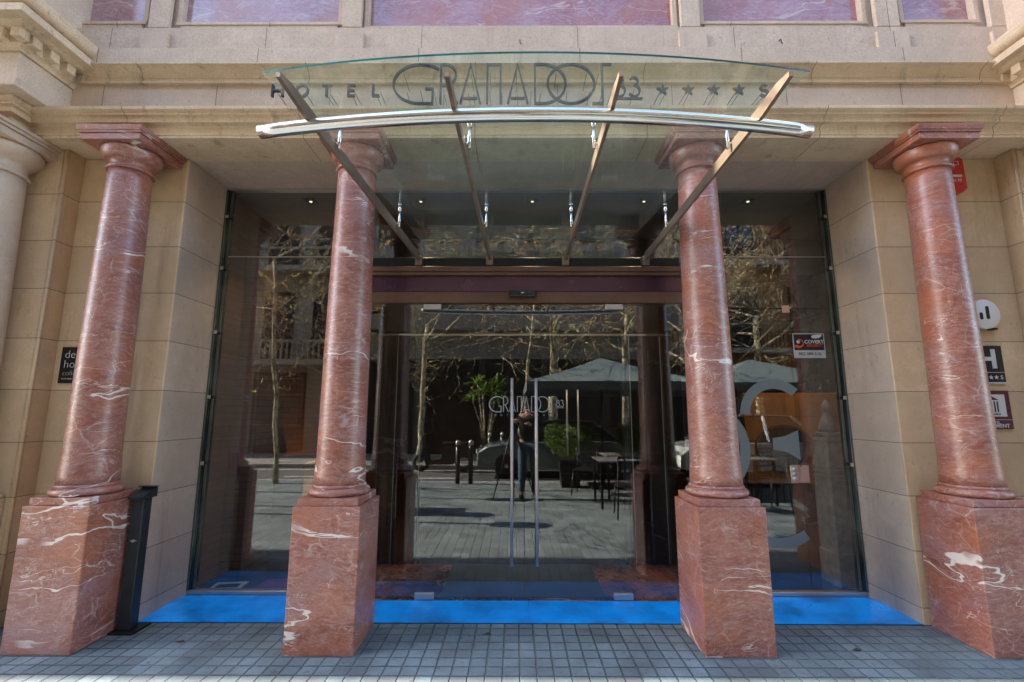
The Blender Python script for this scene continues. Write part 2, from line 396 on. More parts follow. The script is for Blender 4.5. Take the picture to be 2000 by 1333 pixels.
M_wood = simple('weathered_wood', (.17, .125, .10), .75, 0, var=.4, nscale=14, bump=.5, bscale=45)
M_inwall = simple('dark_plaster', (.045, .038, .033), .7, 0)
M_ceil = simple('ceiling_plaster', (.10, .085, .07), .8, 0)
M_brown = simple('dark_brown_wall', (.075, .035, .024), .6, 0)

# ================================================================== GROUND
g = M(); g.box(-150, 150, -150, 60, -.5, -.16); struct('ground', g, M_asph)
g = M(); g.box(-40, 40, -5.6, .4586, -.155, 0.); struct('pavement', g, M_pave)
g = M(); g.box(-40, 40, -5.77, -5.603, -.155, -.004, .012); struct('kerb', g, M_kerb)
g = M(); g.box(-80, 80, -9.0, -5.773, -.159, -.13); struct('road', g, M_asph)
g = M(); g.box(-40, 40, -9.16, -9.003, -.155, -.004, .012); struct('far_kerb', g, M_kerb)
g = M(); g.box(-40, 40, -12.5, -9.163, -.155, -.0); struct('far_pavement', g, M_pave2)
g = M()
for x in range(-30, 30, 3):
    g.box(x, x+1.5, -7.2, -7.1, -.1295, -.1265)
g.box(-30, 30, -6.05, -5.95, -.1295, -.1265); g.box(-30, 30, -8.7, -8.6, -.1295, -.1265)
struct('road_marking', g, M_white)
# threshold strips of blue lit glass between the pedestals
XL, XR = -2.822, 2.842
blue = thing('lit_threshold', 'glowing blue glass threshold step running along the foot of the entrance', 'threshold', (0, .6, 0))
for a, b in ((XL, -1.262), (-1.258, 0.02), (0.024, 1.258), (1.262, XR)):
    g = M(); g.box(a, b, .464, .862 if abs(a+b) < 2.6 else .955, -.1, .006); obj('glass_panel', g, M_blue, blue)
g = M(); g.box(XL, XR, .4590, .4635, -.1, .004); obj('edge_trim', g, M_dark, blue)

# ================================================================== HOTEL FACADE
H = thing('hotel_building', 'beige stone classical building front with pink marble panels above the entrance', 'building', (0, .5, 0))
JB = .006
g = M(); g.box(-3.70, XL, .4586, 1.06, 0, 3.60, .006); obj('wall', g, [M_wall], H)
g = M(); g.box(XR, 3.90, .4586, 1.06, 0, 3.60, .006); obj('wall', g, M_wall, H)
for x0, x1 in ((XL, XL+.003), (XR-.003, XR)):
    g = M(); g.box(x0, x1, .4630, .9995, 0.0, 3.598); obj('reveal', g, M_reveal, H)
for s, x in ((-1, -3.70), (1, 3.90)):
    g = M(); xs = sorted((x, x+s*5)); g.box(xs[0], xs[1], .32, 1.06, 0, 3.60, .006); obj('pilaster', g, M_wall, H)
    g = M(); g.tube([(x-s*.0, .315, 0), (x, .315, 3.6)], .011, 8); g.tube([(x+s*.035, .318, 0), (x+s*.035, .318, 3.6)], .006, 6); obj('corner_bead', g, M_wall, H)
    g = M(); xs = sorted((x+s*.06, x+s*5)); g.box(xs[0], xs[1], .27, .318, 0, .92, .01); obj('pilaster_base', g, M_wall, H)
g = M(); g.box(-9, 9, .158, 1.06, 3.602, 3.69); obj('soffit', g, M_soffit, H)
# lower cornice, swept with the returns over the side bays
prof = [(-.3, 3.601), (.043, 3.601), (.043, 3.620), (.052, 3.624), (.052, 3.680), (.060, 3.687), (.108, 3.692), (.108, 3.722), (.118, 3.730), (.140, 3.734), (.140, 3.750), (.150, 3.752), (.168, 3.762), (.170, 3.772), (.170, 3.785), (-.3, 3.787)]
pathc = [(-9, .065), (-3.91, .065), (-3.91, .2), (4.07, .2), (4.07, .065), (9, .065)]
g = M(); g.sweep(pathc, prof); obj('lower_cornice', g, M_stone2, H)
g = M(); g.box(-3.628, 3.858, .2, .9, 3.788, 4.086); obj('frieze', g, M_stone, H)
for xs in ((-9, -3.63), (3.86, 9)):
    g = M(); g.box(xs[0], xs[1], -.2, .9, 3.788, 4.045, .004); obj('bay_frieze', g, M_stone3, H)
cav = [(.022+.070*(1-math.cos(R(90*i/7))), 4.132+.066*math.sin(R(90*i/7))) for i in range(8)]
prof = [(-.3, 4.087), (.030, 4.087), (.032, 4.100), (.018, 4.104), (.018, 4.130)]+cav+[(.10, 4.200), (.10, 4.212), (-.3, 4.214)]
g = M(); g.sweep([(-3.63, .2), (3.86, .2)], prof); obj('upper_cornice', g, M_stone2, H)
g = M(); g.box(-3.45, 3.68, .118, .9, 4.2145, 4.352, .004); obj('blocking_course', g, M_stone3, H)
# projecting bay cornices with dentils
prof = [(-.5, 4.046), (.016, 4.046), (.020, 4.066), (.034, 4.078), (.046, 4.082), (.046, 4.155), (.10, 4.158), (.125, 4.168), (.145, 4.180), (.212, 4.182), (.212, 4.236), (.180, 4.240), (.182, 4.262)] + \
       [(.182+.052*math.sin(R(90*i/5)), 4.262+.058*(1-math.cos(R(90*i/5)))) for i in range(1, 6)]+[(.238, 4.335), (.238, 4.350), (-.5, 4.352)]
for s, x, yy in ((-1, -3.63, .3), (1, 3.86, .3)):
    path = [(-9, -.2), (x, -.2), (x, yy)] if s < 0 else [(x, yy), (x, -.2), (9, -.2)]
    g = M(); g.sweep(path, prof); bc = obj('bay_cornice', g, M_stone2, H)
    for i in range(9):
        xx = x+s*(i*.128+(-.105)); a, b = sorted((xx, xx+s*.072)); g = M(); g.box(a, b, -.2-.108, -.2-.04, 4.086, 4.154, .003); obj('dentil', g, M_stone2, bc)
    for i in range(4):
        y0 = -.2-.108+.128*(i+1)-.04
        a, b = sorted((x-s*.04, x-s*.108)); g = M(); g.box(a, b, y0, y0+.066, 4.086, 4.154, .003); obj('dentil', g, M_stone2, bc)
    g = M(); xs = sorted((x+s*.05, x+s*5)); g.box(xs[0], xs[1], -.1, .5, 4.353, 9); obj('bay_wall', g, M_stone3, H)
    g = M(); cx = x+s*.28
    g.lathe(cx, -.12, [(.02, 4.353), (.13, 4.36), (.13, 4.42), (.10, 4.44), (.15, 4.52), (.17, 4.60), (.14, 4.70), (.08, 4.76), (.02, 4.80)], 24)
    obj('urn', g, M_stone3, H)
# upper wall: base course, framed marble panels and pilaster strips
g = M(); g.box(-4.2, 4.3, .205, .9, 4.3525, 4.615, .004); obj('base_course', g, M_stone3, H)
panels = [(-3.737, -3.18, 4.71, 1), (-2.867, -1.554, 4.70, 1), (-1.307, 1.219, 4.66, 0), (1.468, 2.784, 4.70, 0), (3.122, 3.712, 4.71, 0)]
g = M(); xs = [-4.3]+[v for q in panels for v in q[:2]]+[4.4]
for i in range(0, len(xs), 2):
    g = M(); g.box(xs[i]-.001, xs[i+1]+.001, .262, .9, 4.616, 7.405); obj('upper_wall', g, M_stone3, H)
for x0, x1, z0, kd in panels:
    pz0 = z0-.0
    g = M(); g.box(x0+.002, x1-.002, .30, .5, 4.617, 7.4); pn = obj('marble_panel', g, M_panel2 if kd else M_panel, H)
    g = M(); e = .034
    g.box(x0+.003, x1-.003, .244, .2995, 4.6175, pz0, .004)
    g.box(x0-e, x0+.004, .244, .2618, pz0+.001, 7.4, .003); g.box(x1-.004, x1+e, .244, .2618, pz0+.001, 7.4, .003)
    g.box(x0-e, x1+e, .236, .2438, pz0-.030, pz0-.002, .002)
    obj('panel_frame', g, M_stone3, pn)
for xc, wd in ((-3.02, .17), (-1.43, .155), (1.345, .155), (2.955, .19), (-3.86, .12), (3.86, .14)):
    g = M(); g.box(xc-wd/2, xc+wd/2, .205, .2435, 4.617, 7.4, .004); g.box(xc-wd/2-.035, xc+wd/2+.035, .178, .2048, 4.3535, 4.55, .004); obj('pilaster_strip', g, M_stone3, H)
# facade above, then an unseen added mass whose cornice shades it
g = M(); g.box(-30, 30, .30, 1.0, 7.41, 9.0); g.box(-30, -9, -.1, 1., 0, 9); g.box(9, 30, -.1, 1., 0, 9); obj('upper_storey', g, M_stone3, H)
g = M(); g.box(-30, 30, .6, 8, 9.0, 13); obj('top_storey', g, M_stone3, H)
NB = thing('neighbour_building', 'tall neighbouring stone building with a deep roof cornice further left along the street', 'building', (-20, .5, 0))
g = M(); g.box(-34, -9.01, .1, 8, 9.01, 15.9); obj('wall', g, M_stone3, NB)
g = M(); g.box(-34, -10.5, -.25-.153*16, 1.2, 15.91, 16.3); obj('roof_cornice', g, M_stone3, NB)  # unseen cornice added to keep the sun off the facade

# ================================================================== COLUMNS
def red_column(cx, mi, label, half=.2214, cy=.2176, rb=.163, rt=.138, abz=.243):
    mt = MB_COL[mi]
    o = thing('marble_column', label, 'column', (cx, cy, 0), 'red marble columns on tall pedestals')
    g = M(); g.box(cx-half, cx+half, cy-half+.003, cy+half, 0, .893, .006, 2); ped = obj('pedestal', g, mt, o)
    h2 = half-.022
    g = M(); g.box(cx-h2, cx+h2, cy-h2, cy+h2, .8935, .942, .004, 2); obj('plinth', g, mt, ped)
    tor = [(.05, .9425)]+[(.176+.030*math.sin(R(a)), .968-.0255*math.cos(R(a))) for a in range(0, 181, 15)]+[(.174, .996), (.180, 1.000), (.181, 1.008), (.174, 1.016), (.05, 1.0165)]
    g = M(); g.lathe(cx, cy, tor); obj('base_torus', g, mt, o)
    # shaft with entasis; slight hand-cut unevenness
    pr = [(.05, 1.017)]
    for i in range(41):
        tt = i/40; z = 1.017+tt*2.305; r = rb-(rb-rt)*(tt**1.7)
        pr.append((r+(.010*(1-tt*12) if tt < 1/12 else 0), z))
    pr.append((.05, 3.3225)); g = M(); g.lathe(cx, cy, pr, 64); obj('shaft', g, mt, o)
    ring = [(.05, 3.323)]+[(rt+.004+.014*math.sin(R(a)), 3.336-.012*math.cos(R(a))) for a in range(0, 181, 20)]+[(rt-.002, 3.350), (rt-.001, 3.385), (rt+.012, 3.398)]
    ech = [(rt+.012+(.196-rt-.012)*math.sin(R(a)), 3.400+.075*(1-math.cos(R(a)))) for a in range(10, 91, 10)]
    g = M(); g.lathe(cx, cy, ring+ech+[(.196, 3.486), (.188, 3.494), (.05, 3.4945)]); cap = obj('capital', g, mt, o)
    g = M(); a = abz
    g.box(cx-a+.022, cx+a-.022, cy-a+.022, cy+a-.022, 3.495, 3.545, .003)
    g.box(cx-a+.012, cx+a-.012, cy-a+.012, cy+a-.012, 3.5455, 3.560, .002)
    g.ring_solid([[(cx+i*(a-.008), cy+j*(a-.008), 3.5605) for i, j in ((-1, -1), (1, -1), (1, 1), (-1, 1))], [(cx+i*(a-.002), cy+j*(a-.002), 3.582) for i, j in ((-1, -1), (1, -1), (1, 1), (-1, 1))], [(cx+i*a, cy+j*a, 3.5995) for i, j in ((-1, -1), (1, -1), (1, 1), (-1, 1))]], smooth=False)
    obj('abacus', g, mt, cap)
    return o
red_column(-3.085, 0, 'outer red marble column beside the slim dark post')
red_column(-1.317, 1, 'red marble column left of the glass doors', )
red_column(1.317, 2, 'red marble column right of the glass doors')
red_column(3.10, 3, 'outer red marble column beside the wall of hotel plaques')
def beige_column(cx, label):
    cy = .12
    o = thing('stone_column', label, 'column', (cx, cy, 0), 'beige stone columns at the side bays')
    g = M(); g.box(cx-.27, cx+.27, cy-.27, cy+.16, 0, .92, .006); obj('pedestal', g, M_bcol, o)
    g = M(); g.lathe(cx, cy-.05, [(.05, .921), (.25, .93), (.27, .955), (.25, .985), (.235, 1.0), (.05, 1.001)], 48); obj('base_torus', g, M_bcol, o)
    pr = [(.05, 1.002)]+[(.225-.035*(i/24)**1.6, 1.002+i/24*2.27) for i in range(25)]+[(.05, 3.273)]
    g = M(); g.lathe(cx, cy, pr, 64); obj('shaft', g, M_bcol, o)
    g = M(); g.lathe(cx, cy, [(.05, 3.274), (.200, 3.276), (.213, 3.288), (.200, 3.302), (.190, 3.306), (.190, 3.36), (.20, 3.375), (.235, 3.40), (.268, 3.44), (.275, 3.47), (.268, 3.488), (.05, 3.489)], 48)
    cap = obj('capital', g, M_bcol, o)
    g = M(); g.box(cx-.28, cx+.28, cy-.27, cy+.26, 3.49, 3.548, .004); g.box(cx-.295, cx+.295, cy-.285, cy+.27, 3.549, 3.572, .003); g.box(cx-.305, cx+.305, cy-.295, cy+.275, 3.573, 3.5995, .003)
    obj('abacus', g, M_bcol, cap)
beige_column(-4.06, 'smooth beige stone column at the left edge of the view')
beige_column(4.28, 'beige stone column at the right edge beyond the plaques')

# ================================================================== STOREFRONT
SF = thing('glass_storefront', 'tall glazed entrance front with bronze header and two glass doors', 'storefront', (0, .95, 0))
GY = 1.0; DY = .87; DZ = 2.455
# fixed panes
def pane(x0, x1, z0, z1, y, name='window_pane', par=SF, th=.012, mat=M_glass):
    g = M(); g.box(x0, x1, y, y+th, z0, z1); return obj(name, g, mat, par)
pane(XL+.05, -1.40, .04, 3.585, GY); pane(-1.398, 1.398, 2.905, 3.585, GY); pane(1.40, 1.855, .04, 2.440, GY)
pane(1.40, XR-.05, 2.446, 3.585, GY); pane(2.398, XR-.05, .04, 2.440, GY)
for q in ((XL+.005, -1.40), (1.40, XR-.005)):
    g = M(); g.box(q[0], q[1], .968, 1.03, .001, .036, .004); obj('floor_channel', g, M_steel, SF)
g = M(); g.box(XL+.005, XR-.005, .972, 1.03, 3.586, 3.5995); obj('head_channel', g, M_steel, SF)
for s, x in ((-1, XL), (1, XR)):
    g = M(); a, b = sorted((x-s*.004, x-s*.022)); g.box(a, b, .965, 1.03, .037, 3.585, .002)
    a, b = sorted((x-s*.023, x-s*.034)); g.box(a, b, .985, 1.03, .037, 3.585)
    a, b = sorted((x-s*.036, x-s*.062)); g.box(a, b, .992, 1.03, .037, 3.585, .002)
    obj('side_jamb', g, M_jamb, SF)
    for zz in (1.05, 1.62, 2.2, 2.8, 3.3):
        g = M(); a, b = sorted((x-s*.02, x-s*.05)); g.box(a, b, .957, .966, zz, zz+.03, .002); obj('glass_clip', g, M_chrome, SF)
for q in ((1.40, XR-.06), (-2.76, -1.45)):
    g = M(); g.box(q[0], q[1], .994, .9985, 2.930, 2.936); obj('transom_line', g, M_steel, SF)
# header built of stepped bronze members
HX = 1.40
hd = None
g = M(); g.box(-HX, HX, .84, .99, 2.459, 2.559, .003); hd = obj('header', g, M_bronze, SF)
g = M(); g.box(-HX, HX, .835, .985, 2.560, 2.699, .002); obj('header_panel', g, M_purple, hd)
g = M(); g.box(-HX, HX, .80, .985, 2.700, 2.730, .003); g.box(-HX, HX, .785, .985, 2.7305, 2.775, .003); obj('header_ledge', g, M_bronze, hd)
g = M(); g.box(-HX, HX, .90, .985, 2.776, 2.888); obj('header_recess', g, M_dark, hd)
g = M(); g.box(-HX, HX, .93, .998, 2.889, 2.903, .002); obj('header_cap', g, M_bronze, hd)
g = M(); g.box(-.145, .101, .79, .834, 2.503, 2.560, .012, 2); sn = obj('door_sensor', g, M_signk, hd)
g = M(); g.box(-.035, -.010, .787, .7895, 2.533, 2.541); obj('sensor_mark', g, M_white, sn)
# side lights and door leaves
pane(-1.39, -.902, .03, DZ, DY); pane(.872, 1.39, .03, DZ, DY)
for s, x0, x1 in ((-1, -.898, -.012), (1, -.008, .868)):
    d = pane(x0, x1, .012, DZ-.004, DY, 'glass_door')
    hx = -.113 if s < 0 else .092
    g = M(); g.tube([(hx, DY-.055, .282), (hx, DY-.055, 1.792)], .0125, 16)
    for zz in (.42, 1.64):
        g.tube([(hx, DY-.055, zz), (hx, DY+.0, zz)], .007, 10); g.tube([(hx, DY-.006, zz), (hx, DY, zz)], .013, 12)
    obj('door_handle', g, M_handle, d)
    ex0, ex1 = (-.897, -.742) if s < 0 else (.712, .867)
    g = M(); g.box(ex0, ex1, DY-.011, DY-.001, 2.405, DZ-.002, .002); g.box(ex0, ex1, DY+.013, DY+.023, 2.405, DZ-.002, .002); obj('patch_fitting', g, M_steel, d)
    g = M(); g.box(ex0, ex1, DY-.011, DY-.001, .012, .058, .002); g.box(ex0, ex1, DY+.013, DY+.023, .012, .058, .002); obj('patch_fitting', g, M_steel, d)
g = M(); g.box(-1.40, 1.40, .862, 1.75, -.1, .0105, .002); struct('threshold_floor', g, M_floorred)
# small glass door in the right window: lock, hinge and frosted numerals
d = pane(1.858, 2.394, .03, 2.438, GY, 'side_door')
g = M(); g.box(2.287, 2.352, .982, .999, .908, 1.058, .003); lk = obj('lock_case', g, M_chrome, d)
g = M(); g.box(2.354, 2.452, .990, .9995, .910, 1.056, .002); obj('strike_plate', g, simple('copper_plate', (.55, .38, .33), .3, .6), lk)
g = M()
for zz in (.945, .984, 1.022): g.lathe(0, 0, [(.002, 0), (.017, 0), (.017, .012), (.002, .014)], 16)
bmv = g.b.verts[:]
per = len(bmv)//3
for i, v in enumerate(bmv):
    zz = (.945, .984, 1.022)[i//per]; x_, y_, z_ = v.co; v.co = Vector((2.318+x_, .981-z_, zz+y_))
obj('lock_cylinder', g, M_steel, lk)
g = M(); g.box(2.345, 2.41, .988, .999, 2.405, 2.47, .002); obj('patch_fitting', g, simple('copper_patch', (.6, .36, .28), .35, .5), d)
def clipstroke(g, pts, wd, xmin, xmax):
    out = [p for p in pts if xmin <= p[0] <= xmax]
    if len(out) > 1: g.stroke(out, wd, .9965, .9995)
g = M()
clipstroke(g, arc(1.475, 1.19, .445, .40, -75, 75, 60), .088, 1.45, 3)
clipstroke(g, arc(2.205, 1.495, .262, .262, 180, 40, 60), .085, 1.8, 2.392)
clipstroke(g, arc(2.16, .80, .40, .385, 205, 330, 60), .085, 1.5, 2.392)
g.prism([(2.165, 1.185), (2.165, 1.285), (2.27, 1.30), (2.392, 1.355), (2.392, 1.10), (2.27, 1.17)], 'y', .9965, .9995)
obj('frosted_numerals', g, M_frost, d)
# alarm company sticker
st = thing('security_sticker', 'square black and white security company sticker on the right window', 'sticker', (2.56, .99, 2.1))
g = M(); g.box(2.418, 2.702, .9955, .9985, 1.990, 2.214); obj('backing', g, simple('sticker_white', (.42, .41, .42), .5, 0, bump=0), st)
g = M(); g.box(2.427, 2.693, .9935, .9952, 2.060, 2.206); obj('black_field', g, M_signk, st)
g = M(); textmesh(g, 'COVERT', .045, 2.605, 2.122, .9930, .0004, bold=.0008)
g.lathe(0, 0, [(.001, 0), (.016, 0), (.016, .001), (.001, .001)], 20)
vs = g.b.verts[-80:]
for v in vs: v.co = Vector((2.463+v.co.x, .9925-v.co.z, 2.136+v.co.y))
g.prism([(2.585, 2.186), (2.60, 2.198), (2.67, 2.205), (2.68, 2.19), (2.655, 2.172), (2.61, 2.166), (2.59, 2.172)], 'y', .9922, .9930)
obj('lettering', g, simple('sticker_print', (.55, .55, .58), .5, 0, bump=0), st)
g = M(); textmesh(g, 'SECURITY', .032, 2.608, 2.092, .9930, .0004, bold=.0005)
g.prism([(2.463+.050*math.cos(R(a)), 2.122+.042*math.sin(R(a))) for a in range(-150, 100, 12)]+[(2.463+.012+.030*math.cos(R(a)), 2.126+.026*math.sin(R(a))) for a in range(92, -150, -12)], 'y', .9924, .9930)
obj('red_emblem', g, simple('sticker_red', (.65, .06, .03), .5, 0, bump=0), st)
g = M(); textmesh(g, '902 099 510', .040, 2.56, 2.013, .9950, .0004, bold=.0006); obj('phone_number', g, M_signk, st)

# ================================================================== LETTERING
def letter(par, fn, name='letter', y0=-.012, y1=.004, mat=M_letter):
    g = M(); fn(g); return obj(name, g, mat, par)
LG = thing('hotel_lettering', 'slim dark metal letters and four stars standing on the ledge above the canopy', 'sign', (0, 0, 3.79))
Y0, Y1 = -.014, .006
def S(par, strokes, wd, y0=Y0, y1=Y1, closed=(), mat=M_letter, edge=True):
    g = M()
    for i, s_ in enumerate(strokes): g.stroke(s_, wd, y0, y1, closed=i in closed)
    return obj('letter', g, mat, par)
zb, zt = 3.775, 4.098; zm = (zb+zt)/2
def granados(par, X, zb, zt, wd, y0, y1, mat, reflect_s=False):
    """condensed deco capitals; X maps nominal units (0..1) to metres"""
    h = zt-zb; zm = (zb+zt)/2
    u = X(1)-X(0)
    # G
    rx = .118*u; rz = h*.5
    S(par, [[(X(.108)+rx*math.cos(R(a)), zm+.0*h+rz*math.sin(R(a))) for a in range(48, 271, 8)]+[(X(.163), zb), (X(.163), zb+h*.37), (X(.130), zb+h*.37)]], wd, y0, y1, mat=mat)
    # R
    S(par, [[(X(.198), zb), (X(.198), zt), (X(.215), zt)]+arc(X(.215), zt-h*.27, .048*u, h*.27, 90, -90, 14)[1:]+[(X(.198), zt-h*.54)], [(X(.222), zt-h*.54), (X(.272), zb)]], wd, y0, y1, mat=mat)
    # A
    S(par, [[(X(.285), zb), (X(.328), zt), (X(.371), zb)], [(X(.297), zb+h*.13), (X(.359), zb+h*.13)]], wd, y0, y1, mat=mat)
    # N
    S(par, [[(X(.402), zb), (X(.402), zt), (X(.460), zt), (X(.460), zb)]], wd, y0, y1, mat=mat)
    # A
    S(par, [[(X(.492), zb), (X(.535), zt), (X(.578), zb)], [(X(.504), zb+h*.13), (X(.566), zb+h*.13)]], wd, y0, y1, mat=mat)
    # D
    S(par, [[(X(.645), zb), (X(.610), zb), (X(.610), zt), (X(.660), zt)]+arc(X(.645), zm, .100*u, h*.5, 82, -90, 22)[1:]], wd, y0, y1, mat=mat)
    # O
    S(par, [arc(X(.768), zm, .102*u, h*.5, 0, 360, 40)[:-1]], wd, y0, y1, closed=(0,), mat=mat)
    # S, drawn as a square hook
    S(par, [[(X(.860), zb), (X(.905), zb), (X(.905), zt), (X(.948), zt)]], wd, y0, y1, mat=mat)
X = lambda v: -.985+v*1.71
granados(LG, X, zb, zt, .0150, Y0, Y1, M_letter)
# 83
def eight(par, cx, z0, h, wd, y0, y1, mat):
    return S(par, [arc(cx, z0+h*.30, h*.26, h*.30, 0, 360, 26)[:-1], arc(cx, z0+h*.80, h*.19, h*.20, 0, 360, 22)[:-1]], wd, y0, y1, closed=(0, 1), mat=mat)
def three(par, cx, z0, h, wd, y0, y1, mat):
    return S(par, [arc(cx, z0+h*.80, h*.19, h*.20, 150, -90, 18), arc(cx, z0+h*.30, h*.26, h*.30, 90, -150, 20)], wd, y0, y1, mat=mat)
eight(LG, .69, 3.832, .155, .013, Y0, Y1, M_letter); three(LG, .80, 3.832, .155, .013, Y0, Y1, M_letter)
g = M(); g.box(.655, .858, Y0, Y1, 3.808, 3.820); obj('underline', g, M_letter, LG)
# HOTEL
hz, hb = 3.832, .100
xs = [-1.868, -1.685, -1.50, -1.315, -1.13]
S(LG, [[(xs[0]-.038, hz), (xs[0]-.038, hz+hb)], [(xs[0]+.038, hz), (xs[0]+.038, hz+hb)], [(xs[0]-.03, hz+.05), (xs[0]+.03, hz+.05)]], .015)
S(LG, [arc(xs[1], hz+.05, .043, .046, 0, 360, 28)[:-1]], .015, closed=(0,))
S(LG, [[(xs[2], hz), (xs[2], hz+.0925)], [(xs[2]-.036, hz+.0925), (xs[2]+.036, hz+.0925)]], .015)
S(LG, [[(xs[3]+.026, hz+.0925), (xs[3]-.022, hz+.0925), (xs[3]-.022, hz+.0075), (xs[3]+.028, hz+.0075)], [(xs[3]-.014, hz+.05), (xs[3]+.022, hz+.05)]], .015)
S(LG, [[(xs[4]-.022, hz+.10), (xs[4]-.022, hz+.0075), (xs[4]+.026, hz+.0075)]], .015)
for sx in (1.011, 1.203, 1.394, 1.581):
    g = M(); g.prism(star(sx, 3.885, .048), 'y', Y0, Y1); obj('star', g, M_letter, LG)
S(LG, [arc(1.768, 3.901, .024, .022, 30, 250, 14)+arc(1.768, 3.857, .026, .024, 80, -160, 14)], .013)
# stand-off pins behind the letters
for x_ in [-1.868, -1.71, -1.66, -1.50, -1.47, -1.315, -1.29, -1.13, -1.10, -.90, -.80, -.70, -.62, -.44, -.40, -.28, -.19, -.07, .03, .10, .30, .47, .56, .63, .69, .80, .99, 1.03, 1.18, 1.22, 1.375, 1.415, 1.56, 1.60, 1.755, 1.78]:
    g = M(); g.tube([(x_, Y1-.002, 3.85+rnd.random()*.04), (x_, .199, 3.852+rnd.random()*.03)], .0028, 6); obj('mounting_pin', g, M_lettere, LG)
for x_ in (-.93, -.63, -.42, -.28, -.08, .06, .22, .45, .54):
    g = M(); g.tube([(x_, Y1-.002, 4.03), (x_, .199, 4.03)], .0028, 6); obj('mounting_pin', g, M_lettere, LG)
# base rail that carries the letters down to the ledge
# lettering on the door glass
DL = thing('door_lettering', 'pale grey thin lettering etched across the two glass doors', 'sign', (0, .86, 1.5))
Xd = lambda v: -.302+v*.585
M_etch = simple('etched_white', (.34, .36, .36), .6, 0, var=.03, bump=0)
granados(DL, Xd, 1.508, 1.638, .0075, DY-.0020, DY-.0004, M_etch)
eight(DL, .281, 1.553, .055, .005, DY-.002, DY-.0004, M_etch); three(DL, .315, 1.553, .055, .005, DY-.002, DY-.0004, M_etch)
g = M(); g.box(.266, .334, DY-.002, DY-.0004, 1.541, 1.545); obj('underline', g, M_etch, DL)
for i, ch in enumerate('HOTEL'):
    g = M(); textmesh(g, ch, .022, -.255+i*.052, 1.474, DY-.0012, .0004); obj('small_letter', g, M_etch, DL)
for i in range(4):
    g = M(); g.prism(star(.005+i*.052, 1.482, .009), 'y', DY-.002, DY-.0004); obj('small_star', g, M_etch, DL)
g = M(); textmesh(g, 'S', .022, .22, 1.474, DY-.0012, .0004); obj('small_letter', g, M_etch, DL)

# ================================================================== CANOPY
CN = thing('glass_canopy', 'curved glass canopy on four brown steel blades with a chrome tube', 'canopy', (0, -.2, 2.85))
cz = 3.035
front = [(x_/10*1.25, -1.24-.115*(1-(x_/10)**2)) for x_ in range(-10, 11)]
poly = front+[(1.03, .02), (.94, .86), (-.94, .86), (-1.03, .02)]
g = M(); g.prism(poly, 'z', cz, cz+.010)
for f in g.b.faces:
    f.material_index = 1 if len(f.verts) <= 4 and f.calc_center_median().y < -1.2 else 0
gp = obj('glass_panel', g, [M_cglass, M_cedge], CN)
for xt, xw in ((-1.075, -.945), (-.375, -.315), (.345, .365), (1.045, 1.075)):
    g = M(); d_ = Vector((xw-xt, 2.24, 0)); sd = Vector((d_.y, -d_.x, 0)).normalized()*.009
    pr = [(0, .010), (0, -.012), (.10, -.036), (.9, -.044), (1., -.044), (1., .026), (.9, .020), (.04, .026)]
    A = Vector((xt, -1.42, 2.885)); rings = []
    for sgn in (-1, 1): rings.append([A+d_*u_+Vector((0, 0, v_))+sd*sgn for u_, v_ in pr])
    g.ring_solid(rings, smooth=False); bmesh.ops.recalc_face_normals(g.b, faces=g.b.faces[:])
    bm_ = obj('beam', g, M_rust, CN)
    g = M(); q = A+d_*.99; g.box(q.x-.03, q.x+.03, .81, .899, 2.79, 2.88, .004); obj('wall_bracket', g, M_rust, bm_)
    for u_ in (.235, .70):
        q = A+d_*u_; sx = .028 if xt < 0 else -.028
        g = M(); g.tube([(q.x+sx, q.y, 2.87), (q.x+sx, q.y, 3.0)], .009, 12); g.tube([(q.x+sx, q.y, 2.992), (q.x+sx, q.y, cz-.001)], [.013, .016], 14)
        g.tube([(q.x+sx, q.y, 2.90), (q.x, q.y, 2.90)], .007, 8); g.lathe(q.x+sx, q.y, [(.002, cz+.0105), (.016, cz+.0105), (.015, cz+.016), (.002, cz+.018)], 16)
        obj('glass_fixing', g, M_chrome, CN)
g = M(); pts = [(x_/16*1.315, -1.10-.13*(1-(x_/16)**2), 2.833) for x_ in range(-16, 17)]
g.tube(pts, .0315, 28)
tb = obj('chrome_tube', g, M_chrome, CN)

# ================================================================== PLAQUES ON THE WALLS
WY = .4586
pl = thing('wall_plaque', 'black square plaque with thin white lowercase text on the left wall', 'plaque', (-3.49, .45, 1.86))
g = M(); g.box(-3.64, -3.345, WY-.012, WY-.001, 1.722, 2.004, .001); obj('plate', g, M_signk, pl)
M_thin = simple('sign_white', (.62, .62, .60), .5, 0, bump=0)
g = M()
for tx, z, s_ in (('derby', 1.918, .088), ('hotels', 1.842, .088), ('collection', 1.782, .056)): textmesh(g, tx, s_, -3.612, z, WY-.0135, .0005, 'LEFT', bold=-.0016)
textmesh(g, 'art & design', .017, -3.612, 1.752, WY-.0135, .0005, 'LEFT'); obj('lettering', g, M_thin, pl)

pl = thing('hotel_plaque', 'black square plaque with a white letter H over stars', 'plaque', (3.55, .45, 1.87))
g = M(); g.box(3.405, 3.695, WY-.014, WY-.001, 1.728, 2.022, .001); obj('plate', g, M_signk, pl)
g = M(); y0, y1 = WY-.0165, WY-.0142
g.box(3.495, 3.530, y0, y1, 1.845, 1.995); g.box(3.605, 3.640, y0, y1, 1.845, 1.995); g.box(3.5302, 3.6048, y0, y1, 1.905, 1.935)
g.box(3.412, 3.688, y0, y1, 1.812, 1.815); g.box(3.407, 3.693, y0, y1, 1.7285, 1.738)
for i in range(4): g.prism(star(3.50+i*.041, 1.776, .019), 'y', y0, y1)
textmesh(g, 'S', .042, 3.664, 1.762, WY-.0155, .0008, bold=.0006); obj('lettering', g, M_thin, pl)

